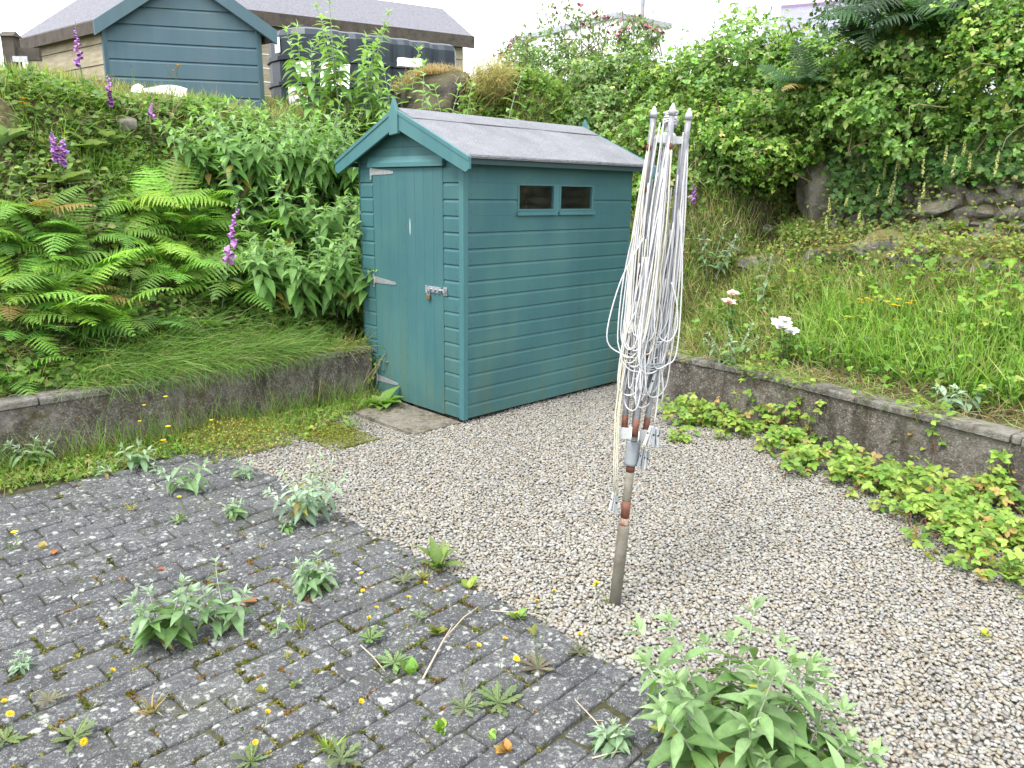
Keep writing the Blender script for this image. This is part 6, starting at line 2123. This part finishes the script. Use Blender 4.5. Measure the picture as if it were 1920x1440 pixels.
# ivy sheet on the wall top
def ivy(px0, px1, py0, py1, n, lab, col=(.07, .16, .04)):
    b = NP(); T = []; N = []
    x = rng.uniform(px0, px1, n); y = rng.uniform(py0, py1, n)
    for a, c in zip(x, y):
        T.append(spot(a, c, 14))
    T = np.array(T) + np.array([-.13, -.18, .03]) + rng.normal(0, .035, (n, 3))
    o = T.mean(0)
    D = rng.normal(0, .5, (n, 3)) + [0, -.25, -.8]; N = np.array([-.4, -.75, .5]) + rng.normal(0, .28, (n, 3))
    b.inst(IVY, frames(D, N), T - o, rng.uniform(.04, .085, n), tints(col, n, .3, .1))
    root = plant('ivy', o, lab, 'ivy', 'ivy on the stone wall')
    b.build('leaves', M_leaf, root)


ivy(1620, 1800, 195, 335, 1700, 'dark ivy hanging over the middle of the stone wall')
ivy(1790, 1930, 190, 330, 1500, 'dark ivy over the right end of the stone wall', (.085, .19, .045))
ivy(1400, 1600, 180, 300, 1200, 'dark ivy between the brambles and the big boulder', (.07, .155, .045))
ivy(1570, 1700, 290, 400, 520, 'thin ivy trailing beside the right flank of the boulder', (.09, .18, .05))


# ------------------------------------------------------------------ grass and ground cover (uncountable)
def scatter(n, u0, u1, v0, v1, cond):
    u = rng.uniform(u0, u1, n); v = rng.uniform(v0, v1, n)
    z = H(u, v); P = W(u, v, z)
    k = cond(u, v, z) & in_view(P, 200, 120)
    return u[k], v[k], P[k]


def blades(b, P, h, w_, cols, probs, lean=(0, 0), spread=.35, bl=(0, 1), down=0.0):
    k = len(P)
    D = np.stack([rng.normal(lean[0], spread, k), rng.normal(lean[1], spread, k), np.ones(k) - down], -1)
    N = rng.normal(0, 1, (k, 3)) * [1, 1, .2] + np.array([-lean[0], -lean[1], 0]) * 1.5
    which = rng.integers(0, len(bl), k); hh = h * rng.uniform(.45, 1.25, k); C = pick(cols, probs, k, .18, .06)
    # droop should bend toward the ground
    Fm = frames(D, N)
    fl = Fm[:, 2, 2] < 0
    for q in range(len(bl)):
        i = np.nonzero(which == q)[0]
        V, Fq, mu = BL[bl[q]]
        b.inst((V, Fq, mu), Fm[i], P[i], None, C[i], scv=np.stack([np.full(len(i), w_) * rng.uniform(.7, 1.3, len(i)), hh[i], hh[i]], -1))


def leaves_on(b, P, s, cols, probs, tm=OVATE_S, up_=.1, lift=.04, nb=(0, 0, 1)):
    k = len(P)
    D = rng.normal(0, 1, (k, 3)) * [1, 1, .4]; N = np.asarray(nb) + rng.normal(0, .35, (k, 3))
    T = P + rng.uniform(0, lift, (k, 1)) * np.array([-.2, -.2, 1])
    b.inst(tm, frames(D, N), T, s * rng.uniform(.6, 1.3, k), pick(cols, probs, k, .2, .06))


GR = [(.18, .33, .05), (.13, .26, .04), (.25, .38, .07), (.34, .34, .12)]
STRAW = [(.36, .29, .16), (.28, .22, .12), (.42, .36, .22)]
wuf = lambda v: np.interp(v, _wv, _wu)
# right terrace
b = NP()
u, v, P = scatter(100000, 4.2, 8.2, -2.6, 5.2, lambda u, v, z: (u - wuf(v) > .12) & (u - wuf(v) < 1.62 + .9 * smooth(v, 2.9, 3.5)) & (z > .2))
e = u - wuf(v)
k = rng.random(len(u)) < (.25 + .75 * smooth(e, .1, .45))
P, e = P[k], e[k]
near = e < .35
far_ = (e > 1.0) | (UV(P)[1] > 2.5)
ledge = (np.abs(e - 1.6) < .2) & (rng.random(len(P)) < .8)
a_ = ~near & ~far_ & ~ledge
blades(b, P[a_], .29, .0075, [(.21, .38, .06), (.15, .30, .05), (.28, .42, .09), (.36, .38, .15)] + STRAW, [4, 2.5, 4, 1.2, .15, .15, .15], (-.05, -.1), .3, (0, 1, 2))
a_ = far_ & ~ledge
blades(b, P[a_], .22, .006, [(.24, .36, .07), (.36, .38, .14), (.50, .43, .24), (.36, .28, .15), (.16, .28, .06)], [3, 3, 2.4, 1.2, 2], (-.15, -.2), .35, (0, 1, 2))
blades(b, P[near][::2], .15, .006, GR + STRAW, [2, 2, 2, 1, 2, 1.5, 1.5], (-.3, -.3), .5, (1, 2, 3))
u, v, P = scatter(16000, 4.2, 7.4, -2.6, 3.4, lambda u, v, z: (u - wuf(v) > .12) & (u - wuf(v) < .5) & (z > .2))
blades(b, P, .16, .004, STRAW, [2, 2, 1], (-.5, -.5), .6, (2, 3), .6)
u, v, P = scatter(40000, 4.2, 9, -2.6, 5.2, lambda u, v, z: (u - wuf(v) > .3) & (u - wuf(v) < 1.6 + .9 * smooth(v, 2.9, 3.5)))
leaves_on(b, P, .045, [(.10, .20, .03), (.15, .26, .05), (.07, .15, .03)], [3, 2, 2], OVATE_S, lift=.16)
vq = rng.uniform(-2, 3.2, 3400); uq = np.interp(vq, _wv, _wu) + rng.uniform(-.01, .16, len(vq))
kq = noise2(uq * .2, vq, 4.4, 82) + .3 * rng.standard_normal(len(vq)) > .22; uq, vq = uq[kq], vq[kq]
Pq = W(uq, vq, .405)
blades(b, Pq, .18, .004, GR + STRAW, [2.5, 2, 2, 1, 1.6, 1.2, 1.4], (-.4, -.15), .65, (1, 2, 3), .5)
leaves_on(b, Pq[::4] + [-.03, -.02, -.02], .036, [(.16, .27, .05), (.24, .32, .07), (.30, .24, .08)], [3, 2, .7], OVATE_S, lift=.06)
# foot and face of the stone wall
u, v, P = scatter(30000, 5.6, 8.4, -2.6, 4.2, lambda u, v, z: (u - wuf(v) > 1.45) & (u - wuf(v) < 2.6))
kk = noise2(u, v, 4.5, 31) > -.25
blades(b, P[kk][::2], .17, .004, [(.16, .24, .05), (.36, .30, .15), (.30, .22, .11), (.2, .26, .07)], [2, 2, 1.5, 2], (-.25, -.3), .4, (0, 1, 2))
u, v, P = scatter(26000, 5.6, 8.4, -2.6, 4.2, lambda u, v, z: (u - wuf(v) > 1.9) & (u - wuf(v) < 2.65) & (noise2(u * 1.5, v, 6, 33) > -.35))
leaves_on(b, np.concatenate([P, P + [.02, -.03, .03]]) + np.array([-.17, -.2, .02]) * rng.uniform(.5, 1.1, (2 * len(P), 1)), .032, [(.10, .17, .03), (.16, .22, .05), (.2, .17, .06)], [3, 2, 1], OVATE_S, lift=.08, nb=(-.4, -.6, .6))
tag(b.build('terrace_grass', M_leaf), kind='stuff')

# left bank: mixed undergrowth
b = NP()
dl = lambda u, v: v - (5.02 + .34 * smooth(u, 3.25, 3.5))
u, v, P = scatter(60000, -1.0, 7.5, 5.0, 7.3, lambda u, v, z: (dl(u, v) > .12) & (dl(u, v) < 2.1))
ns = noise2(u, v, 3.0, 41)
leaves_on(b, P[ns > -.55], .052, [(.11, .20, .04), (.16, .26, .05), (.075, .15, .03), (.20, .25, .08)], [3, 2, 2, 1], OVATE_S, lift=.12, nb=(.1, -.5, .8))
u, v, P = scatter(34000, -1.0, 7.5, 5.0, 7.3, lambda u, v, z: (dl(u, v) > .12) & (dl(u, v) < 2.1))
ns = noise2(u, v, 2.4, 42)
blades(b, P[ns > .3][::2], .2, .005, STRAW + [(.18, .26, .06)], [2, 2, 1.4, 3], (.35, -.45), .5, (1, 2, 3), .3)
blades(b, P[ns < .3], .2, .0055, GR, [3, 3, 1, 1], (.2, -.3), .45, (1, 2))
# weedy strip at the foot of the left wall
u, v, P = scatter(9000, .2, 3.5, 4.25, 5.0, lambda u, v, z: (v > 4.98 - .45 * rng.random(len(u)) ** 1.2 - .28 * smooth(u, 1.2, 2.4)) & ~((u > 2.9) & (v < 4.7)))
blades(b, P[::2], .10, .004, GR + [(.36, .29, .16)], [3, 3, 2, 1, 1.5], (0, -.1), .5, (0, 1, 2))
leaves_on(b, P[1::2], .03, [(.12, .22, .04), (.2, .27, .05), (.25, .2, .07)], [3, 2, 1], OVATE_S, lift=.05)
u, v, P = scatter(2500, -.2, 3.4, 4.86, 5.0, lambda u, v, z: rng.random(len(u)) < .6)
blades(b, P, .28, .003, GR + [(.3, .26, .14)], [3, 3, 1, 1, 2], (0, -.15), .3, (0, 1))
u, v, P = scatter(5200, -.2, 1.9, 4.50, 5.0, lambda u, v, z: v > 4.60 + .12 * noise2(u, v, 6, 62))
leaves_on(b, P[::2], .026, [(.15, .25, .05), (.22, .28, .06), (.28, .22, .08), (.10, .17, .04)], [3, 2, 1, 2], OVATE_S, lift=.03)
blades(b, P[1::2], .08, .004, GR + [(.36, .29, .16)], [3, 3, 2, 1, 2], (0, -.1), .6, (0, 1, 2))
# overhang along both wall tops
u, v, P = scatter(3600, -.9, 3.4, 5.02, 5.2, lambda u, v, z: (noise2(u, v * .2, 4.5, 81) + .25 * rng.standard_normal(len(u)) > .12) & (u > .9))
P[:, 2] = np.maximum(P[:, 2], .40)
blades(b, P, .22, .004, GR + STRAW, [3, 2, 2, 1, 1.4, 1.2, 1.2], (.3, -.5), .65, (1, 2, 3), .5)
leaves_on(b, P[::3] + [.03, -.04, -.03], .032, [(.12, .22, .04), (.2, .27, .05), (.25, .2, .07)], [3, 2, 1], OVATE_S, lift=.05)
# corner by the shed door side
u, v, P = scatter(1300, 2.3, 3.3, 4.45, 5.02, lambda u, v, z: (v > 4.66) & (noise2(u, v, 8, 61) > -.2))
blades(b, P, .13, .004, GR, [3, 3, 2, 1], (0, -.1), .45, (0, 1, 2))
u, v, P = scatter(7000, 5.6, 8.4, -2.6, 3.2, lambda u, v, z: (u - wuf(v) > 2.0) & (u - wuf(v) < 2.5) & (noise2(u * 2, v, 7, 35) > .05))
blades(b, P + np.array([-.2, -.25, -.02]), .15, .004, [(.24, .33, .08), (.40, .36, .17), (.18, .28, .06)], [3, 2, 2], (-.3, -.35), .4, (1, 2, 3), .2)
# plants creeping over the ledge
for px, k in ((1500, 160), (1600, 220), (1720, 260), (1800, 240), (1890, 220)):
    c = spot(px, 487); q = rng.normal(0, .16, (k, 2)); Pq = np.stack([c[0] + q[:, 0], c[1] + q[:, 1] * .6, c[2] + rng.uniform(0, .16, k)], -1)
    leaves_on(b, Pq + [-.05, -.08, 0], .032, [(.16, .24, .05), (.22, .25, .05), (.28, .2, .08)], [3, 2, 1], OVATE_S, lift=.05, nb=(-.3, -.4, .8))
    blades(b, Pq[::2], .16, .003, [(.42, .34, .17), (.30, .32, .1)], [2, 2], (-.3, -.3), .5, (1, 2))
# pale dead bracken heaps at the left
for px, py, r_, k in ((50, 480, .22, 350), (20, 640, .2, 450), (120, 430, .18, 150)):
    c = spot(px, py); q = rng.normal(0, r_ * .6, (k, 2)); Pq = np.stack([c[0] + q[:, 0], c[1] + q[:, 1] * .6, 0 * q[:, 0]], -1); uu, vv = UV(Pq); Pq[:, 2] = H(uu, vv) + rng.uniform(0, .10, k)
    blades(b, Pq, .22, .004, [(.42, .35, .22), (.34, .27, .15), (.5, .44, .3), (.24, .18, .1)], [3, 3, 2, 1.5], (.5, -.5), .8, (0, 1, 2, 3), .7)
# dry runners on the wall top
tag(b.build('undergrowth', M_leaf), kind='stuff')

# plateau above the bank
b = NP()
u, v, P = scatter(90000, -3, 12, 6.9, 12, lambda u, v, z: (dl(u, v) > 1.95) & (dl(u, v) < 4.6 + 0 * u))
d_ = dl(u, v)
k = rng.random(len(u)) < np.clip(1.25 - (d_ - 2) * .35, .15, 1)
P, d_ = P[k], d_[k]
lip = d_ < 2.3
blades(b, P[lip], .09, .005, GR + STRAW, [3, 1.5, 3, 2.5, 1.2, 1, 1], (.15, -.2), .4, (0, 1, 2))
blades(b, P[~lip][::2], .12, .006, [(.2, .30, .05), (.14, .25, .035), (.33, .31, .11), (.40, .33, .17)], [3, 2, 2, 1.2], (.05, -.05), .3, (0, 1))
# dry hanging fringe on the lip
u, v, P = scatter(9000, -1.5, 7, 6.6, 7.6, lambda u, v, z: (np.abs(dl(u, v) - 1.98) < .14) & (noise2(u, v, 3.5, 51) > -.1))
blades(b, P, .24, .004, STRAW + [(.2, .25, .07)], [3, 2, 2, 1.5], (.5, -.6), .35, (2, 3), .7)
# behind the shed
u, v, P = scatter(26000, 5.5, 10, 3.0, 8.5, lambda u, v, z: (z > 1.5) & (dl(u, v) < 2.2))
blades(b, P[::2], .2, .006, GR + [(.36, .29, .15)], [3, 2, 2, 2, 1.5], (-.1, -.2), .35, (0, 1, 2))
leaves_on(b, P[1::2], .07, [(.10, .19, .03), (.15, .24, .05)], [2, 1], OVATE_S, lift=.15, nb=(-.2, -.4, .8))
# russet grass on the rock outcrop and round the tank
C0 = PX(820, 190, 8.75) + np.array([0, .15, -.08])
k = 2600; q = rng.normal(0, .42, (k, 2)).clip(-.8, .8); q[:, 1] = np.abs(q[:, 1]) - .18; Pq = C0 + np.stack([q[:, 0] * .60, q[:, 1] * .48, .40 * np.sqrt(np.clip(1 - (q ** 2).sum(1), 0, 1)) - .03], -1)
blades(b, Pq, .13, .004, [(.48, .33, .18), (.40, .28, .14), (.34, .31, .12), (.5, .42, .26)], [3, 2, 1, 1.5], (0, -.1), .45, (0, 1, 2))
C0 = PX(915, 160, 8.6); k = 1800; Pq = C0 + np.stack([rng.normal(0, .12, k), rng.uniform(-.2, .25, k), rng.normal(0, .09, k)], -1)
blades(b, Pq, .26, .005, [(.40, .34, .15), (.28, .29, .10), (.46, .38, .2)], [2, 2, 1], (.4, -.4), .35, (1, 2, 3), .4)
tag(b.build('meadow_grass', M_leaf), kind='stuff')


# long soft tussock hanging over the left wall
def tussock():
    k = 5200
    x = rng.uniform(2.0, 3.05, k) - .0; P = W(1.25 + 1.75 * rng.beta(2.0, 1.7, k), 5.16 + np.abs(rng.normal(0, .16, k)), 0)
    u, v = UV(P); P[:, 2] = H(u, v) + .02
    o = P.mean(0); b = NP()
    blades(b, P - o, .40, .0045, [(.10, .20, .03), (.14, .26, .045), (.08, .16, .03), (.30, .27, .12)], [4, 3, 2, .6], (.75, -.75), .30, (1, 2, 2), .35)
    root = plant('grass_tussock', o, 'long soft grass tussock drooping over the top of the left wall', 'grass', None)
    b.build('blades', M_leaf, root)


tussock()


# tiny yellow flowers and the moss pad by the paving corner
def clover():
    b = NP(); k = 5200
    c = GZ(425, 815); u0, v0 = UV(c)
    q = rng.normal(0, 1, (k, 2)).clip(-1.8, 1.8) * [.17, .26]
    u = u0 + q[:, 0]; v = v0 - .02 + q[:, 1]
    kk = (v < 4.98); u, v = u[kk], v[kk]; k = len(u)
    T = W(u, v, rng.uniform(0, .07, k)); T[:, 2] *= np.clip(1.2 - np.hypot((u - u0) / .3, (v - v0) / .45), .15, 1)
    leaves_on(b, T, .014, [(.16, .22, .04), (.22, .22, .06), (.25, .17, .07)], [3, 2, 1], OVATE_S, lift=.02)
    m_ = 480; i = rng.choice(k, m_)
    D = rng.normal(0, 1, (m_, 3)) + [0, 0, .6]
    b.inst(OVATE, frames(D, np.tile([0, -.4, 1.], (m_, 1))), T[i] + [0, 0, .03], .010, tints((.48, .42, .05), m_, .1, .03))
    blades(b, T[::3], .10, .0012, [(.3, .25, .1), (.18, .22, .05)], [2, 2], (0, 0), .4, (0, 1))
    tag(b.build('yellow_clover', M_leaf), kind='stuff')
    b = NP(); k = 9000; c = GZ(612, 812); u0, v0 = UV(c); q = rng.normal(0, 1, (k, 2)).clip(-1.7, 1.7) * [.10, .22]
    T = W(u0 + q[:, 0] + .25 * q[:, 1] * 0, v0 + q[:, 1], rng.uniform(0, .012, k))
    leaves_on(b, T, .010, [(.17, .20, .03), (.12, .15, .025), (.25, .25, .05)], [3, 2, 1], OVATE_S, lift=.012)
    tag(b.build('moss_pad', M_leaf), kind='stuff')


clover()


# nettles growing up the left wall, wiry bush by the shed
def wall_herb():
    P = spot(538, 752); P = GZ(540, 765); root = plant('nettle_clump', P, 'upright nettle clump growing against the left wall near the shed', 'plant', None)
    bl, bs = NP(), NP()
    for _ in range(9):
        p0 = np.array([rng.uniform(-.10, .10), rng.uniform(-.02, .10), 0])
        sprout(bl, bs, p0, (rng.normal(0, .1), rng.normal(0, .1), 1), .40 * rng.uniform(.7, 1.05), 8, .055, (.12, .22, .04), (.17, .27, .06), (.15, .2, .08), OVATE, bend=.1, r0=.003, start=.1)
    bs.build('stem', M_stem, root); bl.build('leaves', M_leaf, root)
    P = GZ(672, 742); root = plant('wiry_shrub', P, 'thin wiry shrub with few leaves in front of the shed door', 'shrub', None)
    bl, bs = NP(), NP()
    for k in range(12):
        a = rng.uniform(0, 6.3); e = np.array([.22 * math.cos(a) + .04, .12 * math.sin(a) - .08, rng.uniform(.25, .55)])
        pts = [np.zeros(3), e * .4 + rng.normal(0, .02, 3), e * .75 + rng.normal(0, .02, 3), e]
        bs.tube(pts, [.005, .004, .003, .0015], (.30, .27, .16), 4)
        m_ = 9; t = rng.uniform(.35, 1, m_); T = e[None] * t[:, None] + rng.normal(0, .025, (m_, 3))
        for q in T[:4]: bs.tube([e * t[0], q], .0012, (.30, .27, .16), 3)
        bl.inst(OVATE, frames(rng.normal(0, 1, (m_, 3)), rng.normal(0, .4, (m_, 3)) + [0, 0, 1]), T, .035, tints((.19, .27, .06), m_))
    bs.build('stem', M_stem, root); bl.build('leaves', M_leaf, root)


wall_herb()
print('things', len([o for o in SC.objects if o.parent is None]), 'verts', sum(len(o.data.vertices) for o in SC.objects if o.type == 'MESH'))
